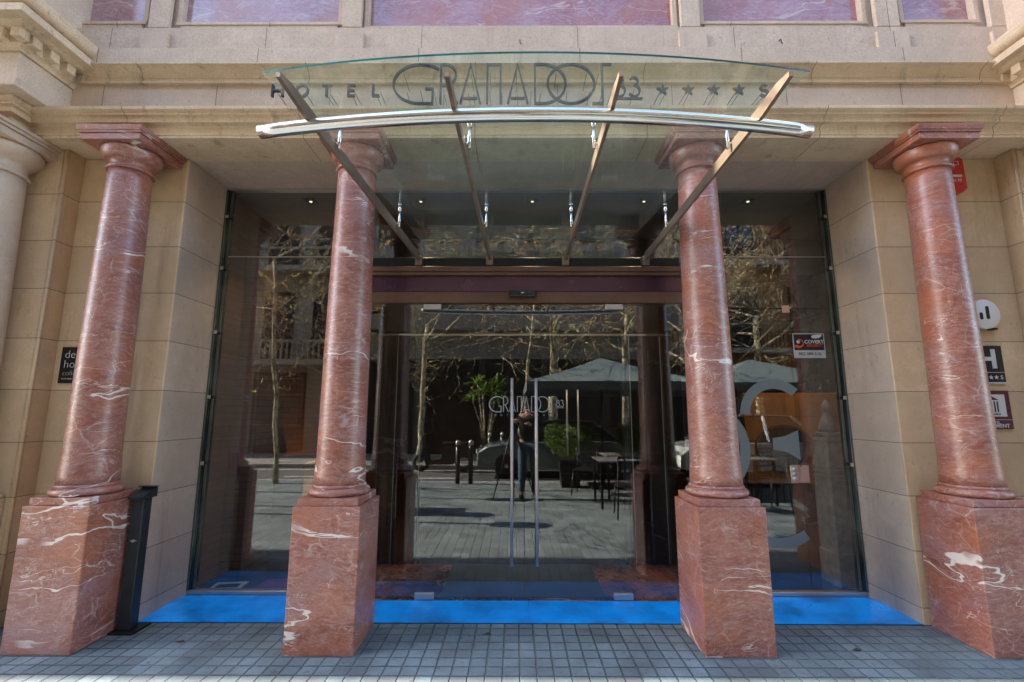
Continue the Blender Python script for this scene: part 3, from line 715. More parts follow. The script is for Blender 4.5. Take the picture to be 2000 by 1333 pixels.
pl = thing('monument_plaque', 'maroon plaque with a white temple pictogram and the word monument', 'plaque', (3.55, .45, 1.53))
g = M(); g.box(3.405, 3.697, WY-.014, WY-.001, 1.384, 1.674, .001); obj('plate', g, M_maroon, pl)
g = M(); g.box(3.444, 3.658, y0, y1, 1.478, 1.645); g.box(3.412, 3.690, y0, y1, 1.452, 1.455)
textmesh(g, 'HOTEL', .030, 3.551, 1.423, WY-.0155, .0008, bold=.0004); textmesh(g, 'MONUMENT', .040, 3.551, 1.395, WY-.0155, .0008, bold=.0006); obj('white_field', g, M_thin, pl)
g = M(); y2, y3 = WY-.0185, WY-.0167
g.prism([(3.492, 1.603), (3.551, 1.634), (3.610, 1.603)], 'y', y2, y3); g.box(3.492, 3.610, y2, y3, 1.492, 1.500)
for i in range(5): g.box(3.502+i*.022, 3.512+i*.022, y2, y3, 1.512, 1.592)
obj('temple_pictogram', g, M_maroon, pl)

pl = thing('round_emblem', 'round white enamel disc with two slots on the right wall', 'emblem', (3.583, .42, 2.275))
g = M(); n = 48
rings = [[Vector((3.583+r*math.cos(2*math.pi*i/n), yy, 2.268+r*math.sin(2*math.pi*i/n))) for i in range(n)] for r, yy in ((.117, .436), (.117, .414), (.113, .410), (.002, .410))]
g.ring_solid(rings); obj('disc', g, M_white, pl)
g = M()
def slot(g, cx, z0, z1, w_):
    g.prism(arc(cx, z1, w_, w_, 0, 180, 8)+arc(cx, z0, w_, w_, 180, 360, 8), 'y', .4088, .4098)
slot(g, 3.546, 2.236, 2.268, .013); slot(g, 3.598, 2.240, 2.318, .014); obj('slot', g, M_dark, pl)
g = M(); g.tube([(3.583, .436, 2.268), (3.583, .458, 2.268)], .05, 20); g.box(3.62, 3.67, .42, .457, 2.145, 2.16); obj('mount', g, M_dark, pl)

al = thing('alarm_box', 'red alarm siren box high on the right wall behind the column', 'alarm', (3.45, .4, 3.45))
g = M(); g.prism([(3.30, 3.30), (3.34, 3.262), (3.52, 3.262), (3.56, 3.30), (3.555, 3.545), (3.535, 3.56), (3.325, 3.56), (3.305, 3.545)], 'y', .375, .4575); obj('housing', g, M_red, al)
g = M(); textmesh(g, 'CCI', .055, 3.475, 3.495, .3735, .0006); obj('lettering', g, M_thin, al)
g = M(); g.box(3.43, 3.53, .3730, .3745, 3.392, 3.412); obj('white_band', g, M_thin, al)
g = M(); textmesh(g, '902 93', .034, 3.475, 3.352, .3735, .0006, bold=.0005); obj('phone_number', g, M_thin, al)

for i, (x, lb) in enumerate(((-.05, 'small rusty iron hook in the stone above the canopy centre'), (2.05, 'small iron hook in the stone above the canopy right end'))):
    g = M(); g.tube([(x, .207, 4.48), (x, .185, 4.48), (x, .178, 4.47), (x, .178, 4.445), (x+.012, .178, 4.435)], .004, 8); tag(obj('wall_hook', g, M_dark), lb, 'hook', 'iron wall hooks')
sc_p = thing('paper_scrap', 'crumpled white paper scrap left on the outer left pedestal', 'litter', (-3.05, .03, .944))
g = M(); pts = [Vector((-3.05+.06*math.cos(a)*(1+.3*math.sin(3*a)), .035+.018*math.sin(a), .946+.006*(1+math.sin(5*a)))) for a in [i*math.pi/7 for i in range(14)]]
g.ring_solid([pts, [q+Vector((0, 0, .004)) for q in pts]], smooth=False); obj('paper', g, M_white, sc_p)
rg0 = random.Random(5)
for i, (x, y, lb) in enumerate(((-.28, .30, 'dry dark leaf lying on the paving before the doors'), (-2.3, .18, 'dry leaf lying on the paving near the ashtray post'), (2.1, .10, 'dry leaf lying on the paving right of the doors'))):
    g = M(); g.b.faces.new([g.b.verts.new((x+.022*math.cos(a)*(1+.35*math.cos(5*a)), y+.016*math.sin(a), .006+.004*math.sin(2*a))) for a in [k_*math.pi/8 for k_ in range(16)]])
    o_ = tag(obj('dry_leaf', g, simple('dry_leaf_%d' % i, (.06, .035, .02), .8, 0, bump=0)), lb, 'leaf', 'dry leaves on the paving'); sm = o_.modifiers.new('th', 'SOLIDIFY'); sm.thickness = .0015

# ================================================================== DARK POST
po = thing('ashtray_post', 'slim dark steel ashtray post standing against the left pedestal', 'post', (-2.785, .36, 0))
g = M(); g.box(-2.861, -2.69, .262, .44, 0.001, .014, .003); obj('base_plate', g, M_dark, po)
M_post = simple('graphite_steel', (.035, .042, .046), .35, .4, var=.2)
g = M(); g.box(-2.832, -2.748, .305, .385, .0145, .885, .003); obj('post_body', g, M_post, po)
g = M(); g.prism([(.275, .886), (.415, .886), (.415, .948), (.405, .955), (.275, .902)], 'x', -2.842, -2.738); obj('hood', g, M_post, po)
g = M(); g.box(-2.846, -2.734, .365, .418, .9555, .964, .002); obj('hood_lip', g, M_dark, po)
g = M(); g.tube([(-2.79, .3049, .60), (-2.79, .298, .60)], .010, 14); g.box(-2.812, -2.768, .3015, .3045, .597, .603); obj('lock', g, M_steel, po)

# ================================================================== INTERIOR
def interior(name, g, m): return struct(name, g, m)
M_brick = None
t = NT('interior_brick'); br = t.n('ShaderNodeTexBrick'); mpv = t.pos((1, 1, 1)); s_ = t.sep(mpv); cv = t.n('ShaderNodeCombineXYZ')
t.l(t.math('ADD', s_[0], s_[1]), cv.inputs[0]); t.l(s_[2], cv.inputs[1]); t.l(cv.outputs[0], br.inputs[0])
br.inputs['Color1'].default_value = (.13, .055, .035, 1); br.inputs['Color2'].default_value = (.09, .04, .028, 1); br.inputs['Mortar'].default_value = (.05, .04, .035, 1)
br.inputs['Scale'].default_value = 1; br.inputs['Brick Width'].default_value = .26; br.inputs['Row Height'].default_value = .065; br.inputs['Mortar Size'].default_value = .006
t.bsdf(br.outputs[0], .8, 0, t.bump(br.outputs['Fac'], -.4, .01)); M_brick = t.m
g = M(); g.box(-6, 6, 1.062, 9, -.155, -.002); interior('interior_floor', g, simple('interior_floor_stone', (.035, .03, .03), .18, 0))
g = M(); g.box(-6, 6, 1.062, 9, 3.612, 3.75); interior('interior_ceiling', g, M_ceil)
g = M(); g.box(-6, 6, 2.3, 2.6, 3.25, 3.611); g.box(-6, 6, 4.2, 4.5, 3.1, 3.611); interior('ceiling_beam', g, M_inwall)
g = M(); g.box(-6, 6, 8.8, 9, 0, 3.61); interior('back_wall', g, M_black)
g = M(); g.box(-3.05, -2.84, 1.062, 8.8, 0, 3.61); interior('interior_wall', g, M_brick)
g = M(); g.box(3.95, 4.1, 1.062, 8.8, 0, 3.61); interior('interior_wall', g, simple('gloss_dark_wall', (.03, .028, .027), .08, 0))
pr_ = thing('brick_pier', 'brown brick pier standing inside the left window', 'pier', (-2.45, 2.4, 0))
g = M(); g.box(-3.04, -2.62, 1.42, 1.9, 0, 3.30, .01); obj('shaft', g, M_brick, pr_)
g = M(); g.box(-2.80, -2.73, 1.405, 1.419, .95, 1.12); obj('notice_panel', g, M_maroon, pr_)
# vestibule frames behind the doors
vs_ = thing('inner_doorway', 'dark metal inner doorway frame behind the glass doors', 'doorway', (0, 1.8, 0))
g = M(); g.box(-1.46, 1.46, 1.76, 1.90, 2.36, 2.88); g.box(-1.46, 1.46, 1.76, 1.90, 2.885, 3.1); obj('head_frame', g, M_dark, vs_)
for x0, x1 in ((-1.48, -1.33), (-1.15, -1.07), (1.05, 1.13), (1.31, 1.46)):
    g = M(); g.box(x0, x1, 1.76, 1.90, 0, 2.359, .004); obj('door_post', g, M_dark, vs_)
    g = M(); g.box(x1-.006, x1, 1.752, 1.7595, 0.02, 2.31); obj('edge_trim', g, M_steel, vs_)
g = M(); g.box(-1.33, 1.31, 1.742, 1.757, 2.315, 2.335); obj('track_rail', g, M_steel, vs_)  # bright LED line put in as pale steel, without emission
g = M(); g.box(-1.30, -1.29, .9, 1.75, .02, 2.44); g.box(1.29, 1.30, .9, 1.75, .02, 2.44); obj('side_glass', g, M_glass, vs_)
for x_ in (.48, .60):
    g = M(); g.tube([(x_, 1.95, 1.05), (x_, 1.95, 1.75)], .011, 10); obj('pull_bar', g, M_steel, vs_)
mt = tag(obj('entrance_mat', M().box(-.70, .66, .90, 1.74, .0112, .020, .002), M_mat), 'dark grey ribbed mat lying behind the glass doors', 'mat')
# brochures on the sill
for i, (x, y, rot, w_, h_, mc, lb) in enumerate(((-2.58, 1.16, .10, .26, .17, (.35, .35, .33), 'pale printed magazine lying in the left window corner'), (-2.15, 1.19, -.12, .36, .26, (.09, .03, .10), 'dark purple brochure lying behind the left window'))):
    g = M(); g.box(-w_/2, w_/2, -h_/2, h_/2, 0, .008)
    bmesh.ops.transform(g.b, matrix=Matrix.Translation((x, y, .004)) @ Matrix.Rotation(rot, 4, 'Z'), verts=g.b.verts[:])
    bk = thing('magazine' if i == 0 else 'brochure', lb, 'magazine' if i == 0 else 'brochure', (x, y, .004)); obj('pages', g, simple('paper_%d' % i, mc, .4, 0), bk)
    g = M(); g.box(-w_*.36, w_*.36, -h_*.3, h_*.2, .0082, .0086)
    bmesh.ops.transform(g.b, matrix=Matrix.Translation((x, y, .004)) @ Matrix.Rotation(rot, 4, 'Z'), verts=g.b.verts[:])
    obj('printed_cover', g, M_dark if i == 0 else simple('cover_print', (.12, .05, .14), .4, 0), bk)
# reception desk
dk = thing('reception_desk', 'dark reception desk deep inside behind the left window', 'desk', (-2.5, 2.2, 0))
g = M(); g.box(-2.74, -2.34, 1.95, 2.6, 0, .96, .01); obj('body', g, M_brown, dk)
g = M(); g.box(-2.77, -2.31, 1.92, 2.63, .961, .99, .006); obj('desk_top', g, M_dark, dk)
# orange panelled wall and oval mirror behind the right window
ow = thing('orange_screen', 'orange wooden screen wall glowing inside the right window', 'screen', (3.1, 2.4, 0))
g = M(); g.box(2.62, 3.90, 2.40, 2.48, .70, 1.74, .005); obj('panel', g, M_orange, ow)
g = M()
for z in (.90, 1.18, 1.46): g.box(2.62, 3.90, 2.396, 2.3995, z, z+.006)
obj('panel_joint', g, M_brown, ow)
for x0 in (2.66, 3.8):
    g = M(); g.box(x0, x0+.07, 2.41, 2.47, 0, .699); obj('leg', g, M_dark, ow)
om = thing('oval_mirror', 'oval mirror hanging on the orange screen', 'mirror', (3.05, 2.38, 1.1))
def oval(cx, cz, rx, rz, y0, y1, n=40):
    g = M(); g.prism([(cx+rx*math.cos(2*math.pi*i/n), cz+rz*math.sin(2*math.pi*i/n)) for i in range(n)], 'y', y0, y1); return g
obj('frame', oval(3.05, 1.12, .33, .25, 2.365, 2.395), M_brown, om); obj('mirror_glass', oval(3.05, 1.12, .305, .225, 2.358, 2.3645), M_mirror, om)
# carved post
cp = thing('carved_post', 'weathered carved wooden post with a pointed finial inside the right window', 'post', (2.87, 1.32, 0))
def sq_rings(cx, cy, pr, jit=0.):
    rs = []
    for hw, z in pr:
        rs.append([Vector((cx+hw*a*(1+jit*rnd.uniform(-1, 1)), cy+hw*b*(1+jit*rnd.uniform(-1, 1)), z)) for a, b in ((-1, -.82), (-.82, -1), (.82, -1), (1, -.82), (1, .82), (.82, 1), (-.82, 1), (-1, .82))])
    return rs
g = M(); g.ring_solid(sq_rings(2.87, 1.32, [(.125, 0), (.128, .1), (.124, .27), (.120, .28), (.118, .5), (.116, .75), (.112, .9)], .015), smooth=False); obj('shaft', g, M_wood, cp)
g = M(); g.ring_solid(sq_rings(2.87, 1.32, [(.10, .901), (.122, .905), (.122, .935), (.108, .94), (.108, .955), (.120, .96), (.120, .99), (.106, .995), (.106, 1.01), (.118, 1.015), (.116, 1.05), (.112, 1.06), (.10, 1.16), (.085, 1.24), (.098, 1.25), (.098, 1.275), (.082, 1.28), (.088, 1.30), (.088, 1.32), (.07, 1.325)], .01), smooth=False); obj('carved_collar', g, M_wood, cp)
g = M(); g.lathe(2.87, 1.32, [(.02, 1.326), (.072, 1.33), (.078, 1.36), (.068, 1.40), (.048, 1.45), (.036, 1.49), (.03, 1.51), (.042, 1.53), (.044, 1.55), (.034, 1.58), (.016, 1.615), (.004, 1.625)], 16); obj('finial', g, M_wood, cp)
# floor lamp with tilted arm
fl = thing('reading_lamp', 'dark reading lamp with a thin slanting arm inside the right window', 'lamp', (2.7, 2.0, 0))
g = M(); g.lathe(2.42, 2.1, [(.02, 0), (.16, .002), (.15, .02), (.02, .03)], 24); obj('base', g, M_dark, fl)
g = M(); g.tube([(2.42, 2.1, .02), (2.42, 2.1, 2.05), (2.95, 2.0, 2.60)], .011, 8); obj('arm', g, M_dark, fl)
g = M(); g.lathe(3.0, 2.0, [(.09, 2.56), (.14, 2.565), (.07, 2.66), (.02, 2.67)], 24); obj('shade', g, M_dark, fl)
# recessed ceiling spots
first = None
for i, x in enumerate((-2.145, -1.035, .087, 1.208, 2.251)):
    cr = Vector((x, 1.25, 3.606))
    if first is None:
        first = thing('ceiling_spotlight', 'x', 'spotlight', cr, 'recessed ceiling spotlights behind the glass')
        g = M(); g.box(x-.055, x+.055, 1.195, 1.305, 3.600, 3.611, .003); obj('trim', g, M_dark, first)
        g = M(); g.lathe(x, 1.25, [(.002, 3.598), (.014, 3.598), (.014, 3.5995), (.002, 3.5998)], 16); obj('bulb', g, emit('spot_bulb', (1, .78, .42), .4), first)
        s_ = first
    else:
        s_ = copy_tree(first); s_.location = cr
    s_['label'] = ['first lit ceiling spot from the left, inside the left window', 'lit ceiling spot just right of the left middle column', 'lit ceiling spot at the centre above the doors', 'lit ceiling spot just left of the right middle column', 'lit ceiling spot inside the right window, the last one'][i]
    ld = bpy.data.lights.new('spot_lamp', 'SPOT'); ld.energy = 6; ld.spot_size = R(95); ld.spot_blend = .6; ld.color = (1, .78, .5); ld.shadow_soft_size = .03
    lo = bpy.data.objects.new('spot_lamp', ld); COL.objects.link(lo); lo.location = (x, 1.25, 3.59)
ld = bpy.data.lights.new('warm_wall_lamp', 'AREA'); ld.energy = 1.0; ld.size = .5; ld.color = (1, .58, .22)  # added area light without a fixture, warms the orange screen
lo = bpy.data.objects.new('warm_wall_lamp', ld); COL.objects.link(lo); lo.location = (3.0, 1.75, 2.35); lo.rotation_euler = (R(30), 0, 0)
ld = bpy.data.lights.new('warm_floor_lamp', 'POINT'); ld.energy = 2.5; ld.color = (1, .42, .1); ld.shadow_soft_size = .1  # added point light without a fixture, orange glow behind the desk
lo = bpy.data.objects.new('warm_floor_lamp', ld); COL.objects.link(lo); lo.location = (-2.25, 2.9, .5)

# ================================================================== THE STREET BEHIND THE CAMERA (seen in the glass)
def make_chair(cx, cy, rot, label, mat=None, group='dark terrace chairs', z0=0.):
    o = thing('terrace_chair', label, 'chair', (0, 0, 0), group); mat = mat or M_dark
    g = M(); g.box(-.21, .21, -.21, .21, .44, .465, .008); obj('seat', g, mat, o)
    for sx in (-1, 1):
        g = M(); g.tube([(sx*.19, -.19, .44), (sx*.22, -.23, 0)], .011, 8); obj('leg', g, mat, o)
        g = M(); g.tube([(sx*.19, .20, .86), (sx*.19, .19, .44), (sx*.22, .25, 0)], .011, 8); obj('leg', g, mat, o)
    g = M()
    for z in (.56, .64, .72, .80, .86): g.box(-.185, .185, .188, .202, z-.018, z+.014, .003)
    for x in (-.09, .09): g.box(x-.012, x+.012, .190, .200, .55, .86)
    obj('backrest', g, mat, o)
    o.location = (cx, cy, z0); o.rotation_euler = (0, 0, rot); return o
ch0 = make_chair(1.62, -2.2, R(6), 'dark slatted chair at the near terrace table by the doors')
for (x, y, r_, lb) in ((1.25, -4.1, R(200), 'dark chair turned towards the second terrace table'), (2.55, -3.35, R(100), 'dark chair between the two parasols'), (3.35, -2.45, R(60), 'dark chair seen in the right window beside the table'), (4.05, -2.35, R(-40), 'dark chair at the far side of the right window table'), (4.6, -3.4, R(150), 'dark chair behind the right window table')):
    c = copy_tree(ch0); c.location = (x, y, 0); c.rotation_euler = (0, 0, r_); c['label'] = lb
def make_table(x, y, label):
    o = thing('terrace_table', label, 'table', (0, 0, 0), 'terrace tables')
    g = M(); g.box(-.36, .36, -.36, .36, .725, .75, .006); obj('table_top', g, M_steel, o)
    for sx in (-1, 1):
        for sy in (-1, 1):
            g = M(); g.box(sx*.32-.018, sx*.32+.018, sy*.32-.018, sy*.32+.018, 0, .724); obj('leg', g, M_dark, o)
    o.location = (x, y, 0); return o
t0 = make_table(1.62, -3.05, 'square terrace table with metal top near the photographer')
for x, y, lb in ((1.9, -3.9, 'square terrace table under the left parasol'), (3.9, -3.1, 'square terrace table under the right parasol')):
    c = copy_tree(t0); c.location = (x, y, 0); c['label'] = lb
# parasols
M_canvas = simple('grey_canvas', (.13, .165, .165), .8, 0, var=.1)
def make_parasol(x, y, label):
    o = thing('parasol', label, 'parasol', (0, 0, 0), 'grey terrace parasols')
    g = M(); h = 1.62; zt, ze = 2.66, 2.06
    pts = [Vector((h*a, h*b, ze)) for a, b in ((-1, -1), (0, -1.0), (1, -1), (1, 0), (1, 1), (0, 1), (-1, 1), (-1, 0))]
    top = g.b.verts.new((0, 0, zt)); lo = [g.b.verts.new(p) for p in pts]; md = [g.b.verts.new(p*.5+Vector((0, 0, zt))*.5-Vector((0, 0, .03))) for p in pts]; dn = [g.b.verts.new(p-Vector((0, 0, .16))) for p in pts]
    for i in range(8):
        j = (i+1) % 8; g.b.faces.new((top, md[i], md[j])); g.b.faces.new((md[i], lo[i], lo[j], md[j])); g.b.faces.new((lo[i], dn[i], dn[j], lo[j]))
    cnp = obj('canopy', g, M_canvas, o); sm = cnp.modifiers.new('th', 'SOLIDIFY'); sm.thickness = .008
    g = M(); g.tube([(0, 0, 0), (0, 0, 2.7)], .024, 12); obj('pole', g, M_dark, o)
    g = M(); g.box(-.3, .3, -.3, .3, 0, .06, .01); obj('base', g, M_dark, o)
    for a, b in ((-1, -1), (1, -1), (1, 1), (-1, 1)):
        g = M(); g.tube([(0, 0, 2.60), (h*a*.98, h*b*.98, ze-.01)], .009, 6); g.tube([(0, 0, 2.0), (h*a*.5, h*b*.5, 2.32)], .007, 6); obj('rib', g, M_dark, o)
    o.location = (x, y, 0); return o
p0 = make_parasol(1.75, -4.95, 'grey square parasol above the left terrace table')
c = copy_tree(p0); c.location = (5.05, -4.95, 0); c['label'] = 'grey square parasol seen in the right window'
# leaves / bushes / trees
def leafmesh(g, centre, rad, n, size, rg, flat=1.):
    for _ in range(n):
        v = Vector((rg.gauss(0, 1), rg.gauss(0, 1), rg.gauss(0, 1))).normalized()*rad*(rg.random()**.45)
        v.z *= flat; leaf(g, Vector(centre)+v, size*rg.uniform(.6, 1.3), rg)
def leaf(g, p, s_, rg):
    d = Vector((rg.gauss(0, 1), rg.gauss(0, 1), rg.gauss(0, .7))).normalized(); q = d.orthogonal().normalized(); q = (Matrix.Rotation(rg.random()*6.28, 3, d) @ q)
    n_ = d.cross(q)*.15
    vs = [g.b.verts.new(p+d*s_), g.b.verts.new(p+q*s_*.42+n_*s_), g.b.verts.new(p-d*s_*.7), g.b.verts.new(p-q*s_*.42+n_*s_)]
    g.b.faces.new(vs)
def leafmat(name, a, b):
    t = NT(name); g_ = t.n('ShaderNodeNewGeometry'); c = t.ramp(g_.outputs['Random Per Island'], [(0., a), (1., b)])
    b_ = t.n('ShaderNodeBsdfPrincipled'); t.l(c, b_.inputs['Base Color']); b_.inputs['Roughness'].default_value = .5
    tl = t.n('ShaderNodeBsdfTranslucent'); t.l(c, tl.inputs[0]); mx = t.n('ShaderNodeMixShader'); mx.inputs[0].default_value = .35
    t.l(b_.outputs[0], mx.inputs[1]); t.l(tl.outputs[0], mx.inputs[2]); t.l(mx.outputs[0], t.out.inputs[0]); return t.m
M_leafg = leafmat('bush_leaves', (.04, .10, .015), (.20, .28, .05))
M_leafb = leafmat('brown_leaves', (.24, .08, .015), (.60, .42, .13))
M_leafy = leafmat('yucca_leaves', (.10, .22, .02), (.24, .34, .03))
t = NT('plane_bark'); p = t.pos()
c = t.mix(t.ramp(t.noise(p, 6, 3, .6), [(.42, 0.), (.52, 1.)]), (.26, .21, .13), (.60, .52, .33))
c = t.mix(t.ramp(t.noise(t.pos((1, 1, .7), (4, 1, 2)), 9, 2, .5), [(.55, 0.), (.6, .8)]), c, (.11, .10, .07))
t.bsdf(c, .8, 0, t.bump(t.noise(p, 30, 4), .4, .01)); M_bark = t.m
for x, y, lb, seed in ((1.06, -5.0, 'round green bush in a planter left of the parasol pole', 3), (2.55, -5.05, 'smaller green bush in a planter right of the parasol pole', 4)):
    rg = random.Random(seed); o = thing('planter_bush', lb, 'planter', (x, y, 0), 'planters with green bushes')
    g = M(); g.ring_solid([[Vector((x+a*hw, y+b*hw, z)) for a, b in ((-1, -1), (1, -1), (1, 1), (-1, 1))] for hw, z in ((.18, 0), (.22, .5), (.19, .5), (.19, .46))], smooth=False); obj('pot', g, M_dark, o)
    g = M(); leafmesh(g, (x, y, .93), .50, 2200, .038, rg, .72); leafmesh(g, (x-.3, y, 1.05), .26, 500, .038, rg); leafmesh(g, (x+.3, y, .98), .30, 500, .038, rg); obj('foliage', g, M_leafg, o)
    g = M()
    for k_ in range(9): a = k_*.7; g.tube([(x, y, .46), (x+.1*math.cos(a), y+.1*math.sin(a), .7), (x+.26*math.cos(a), y+.26*math.sin(a), .92)], .006, 5)
    obj('stem', g, M_bark, o)
rg = random.Random(11); x, y = -.95, -9.6
o = thing('yucca_plant', 'tall thin stemmed plant with yellow green leaves across the street', 'plant', (x, y, 0))
g = M(); g.lathe(x, y, [(.02, 0), (.2, .01), (.24, .45), (.2, .45), (.02, .42)], 20); obj('pot', g, M_dark, o)
g = M(); gl = M()
for k_ in range(6):
    a = k_*1.1; tip = Vector((x+.45*math.cos(a), y+.3*math.sin(a), 1.9+.25*(k_ % 3)))
    g.tube([(x+.05*math.cos(a), y, .42), (x+.2*math.cos(a), y+.1*math.sin(a), 1.2), tip], [.03, .022, .014], 6)
    for j in range(26):
        d_ = Vector((rg.gauss(0, 1), rg.gauss(0, 1), rg.uniform(-.3, 1.2))).normalized()*rg.uniform(.3, .55); sd = d_.orthogonal().normalized()*.022
        b0 = gl.b.verts.new(tip+sd); b1 = gl.b.verts.new(tip-sd); m0 = gl.b.verts.new(tip+d_*.6+sd); m1 = gl.b.verts.new(tip+d_*.6-sd); e0 = gl.b.verts.new(tip+d_-Vector((0, 0, .12)))
        gl.b.faces.new((b0, b1, m1, m0)); gl.b.faces.new((m0, m1, e0))
obj('stem', g, M_bark, o); obj('foliage', gl, M_leafy, o)

def tree(x, y, h, r, label, seed, lean=(0, 0), spread=1., leaves=.25, split=2, stake=False, limbs=5, twigs=3, z0=0., name='plane_tree'):
    rg = random.Random(seed); o = thing(name, label, 'tree', (x, y, z0), 'bare street trees')
    tr = M(); br = M(); lf = M()
    def limb(p, d, L, rr, dep):
        n = 4; pts = [p]; rads = [rr]; d = d.normalized()
        for i in range(n):
            d = (d+Vector((rg.gauss(0, .16), rg.gauss(0, .16), rg.gauss(.03, .12)))).normalized(); p = p+d*L/n; pts.append(p); rads.append(rr*(1-.55*(i+1)/n))
        (tr if rr > .045 else br).tube(pts, rads, 7 if rr > .04 else 4, cap=dep > 3 or rr > .045)
        if dep >= twigs+1:
            if rg.random() < leaves: leaf(lf, pts[-1], rg.uniform(.05, .10), rg)
            return
        for i in range(rg.choice((2, 3, 3)) if dep < 2 else rg.choice((2, 3, 4))):
            kk = rg.choice((2, 3, 4)) if i else 4
            ax = d.orthogonal().normalized(); ax = Matrix.Rotation(rg.random()*6.28, 3, d) @ ax
            nd = (d*rg.uniform(.6, 1.1)+ax*rg.uniform(.45, 1.0)*spread+Vector((0, 0, rg.uniform(-.25, .25)))).normalized()
            limb(pts[kk], nd, L*rg.uniform(.55, .85), max(.0075, rads[kk]*rg.uniform(.45, .72)), dep+1)
    pts = [Vector((x, y, z0))]; rads = [r*1.25]; n = 8
    for i in range(1, n+1):
        f = i/n; pts.append(Vector((x+lean[0]*f+rg.gauss(0, .02), y+lean[1]*f+rg.gauss(0, .02), z0+h*f))); rads.append(r*(1.0-.35*f))
    tr.tube(pts, rads, 14)
    for i in range(limbs):
        kk = n-(i % 3); a = 6.28*i/limbs+rg.random(); d = Vector((math.cos(a)*spread, math.sin(a)*spread, rg.uniform(.25, 1.)))
        limb(pts[kk], d, h*rg.uniform(.38, .55), rads[kk]*rg.uniform(.35, .6), 0)
    if stake: st_ = obj('stake', M().tube([(x+.12, y, z0), (x+.10, y, z0+2.2)], .025, 8), M_dark, o)
    obj('trunk', tr, M_bark, o); obj('branches', br, M_bark, o)
    if lf.b.faces: obj('leaves', lf, M_leafb, o)
    return o
tree(1.10, -9.7, 4.6, .17, 'thick pale mottled tree trunk reflected right of the door handles', 1, (.1, 0), 1.1, .6, limbs=9, twigs=4)
tree(-3.03, -9.75, 4.3, .10, 'slim tree reflected near the left side light', 2, (.15, 0), 1., .3, limbs=8)
tree(-.05, -8.0, 4.8, .055, 'thin leaning tree reflected between the door handles', 3, (.55, 0), .9, .3, limbs=6, twigs=3, z0=-.13)
tree(-6.1, -9.8, 3.4, .045, 'young staked street tree with brown leaves in the left window', 4, (.15, 0), 1.5, .9, stake=True, limbs=11)
tree(5.6, -9.7, 4.0, .13, 'branching tree reflected in the right window', 5, (-.1, 0), 1.2, .5, limbs=9, twigs=4)
tree(-5.2, -5.4+.3, 5.0, .05, 'slim tree with dangling brown leaves close to the left window', 6, (-.4, 0), 1.3, .9, limbs=9)
tree(3.3, -9.7, 4.6, .12, 'bare tree reflected above the left parasol', 8, (.2, 0), 1.2, .6, limbs=9, twigs=4)
tree(7.6, -9.7, 4.6, .13, 'bare tree at the right end of the far pavement', 9, (.2, 0), 1.2, .12, limbs=6)

first = None
for i, (x, y, hh) in enumerate(((-6.4, -2.35, 4.1), (-7.2, -3.0, 4.1), (-6.6, -4.2, 4.1))):  # unseen posts added to throw shadow bars across the paving
    if first is None:
        first = thing('lamp_post', 'x', 'lamp post', (x, y, 0), 'slim lamp posts on the near pavement')
        g = M(); g.tube([(x, y, 0), (x, y, .9), (x, y, hh)], [.07, .05, .04], 12); obj('pole', g, M_dark, first)
        g = M(); g.lathe(x, y, [(.04, hh), (.16, hh+.05), (.18, hh+.4), (.05, hh+.5)], 16); obj('lantern', g, M_dark, first); l_ = first
    else: l_ = copy_tree(first); l_.location = (x, y, 0)
    l_['label'] = ['slim dark lamp post on the near pavement, closest to the facade', 'slim dark lamp post on the near pavement, middle one', 'slim dark lamp post on the near pavement, closest to the kerb'][i]
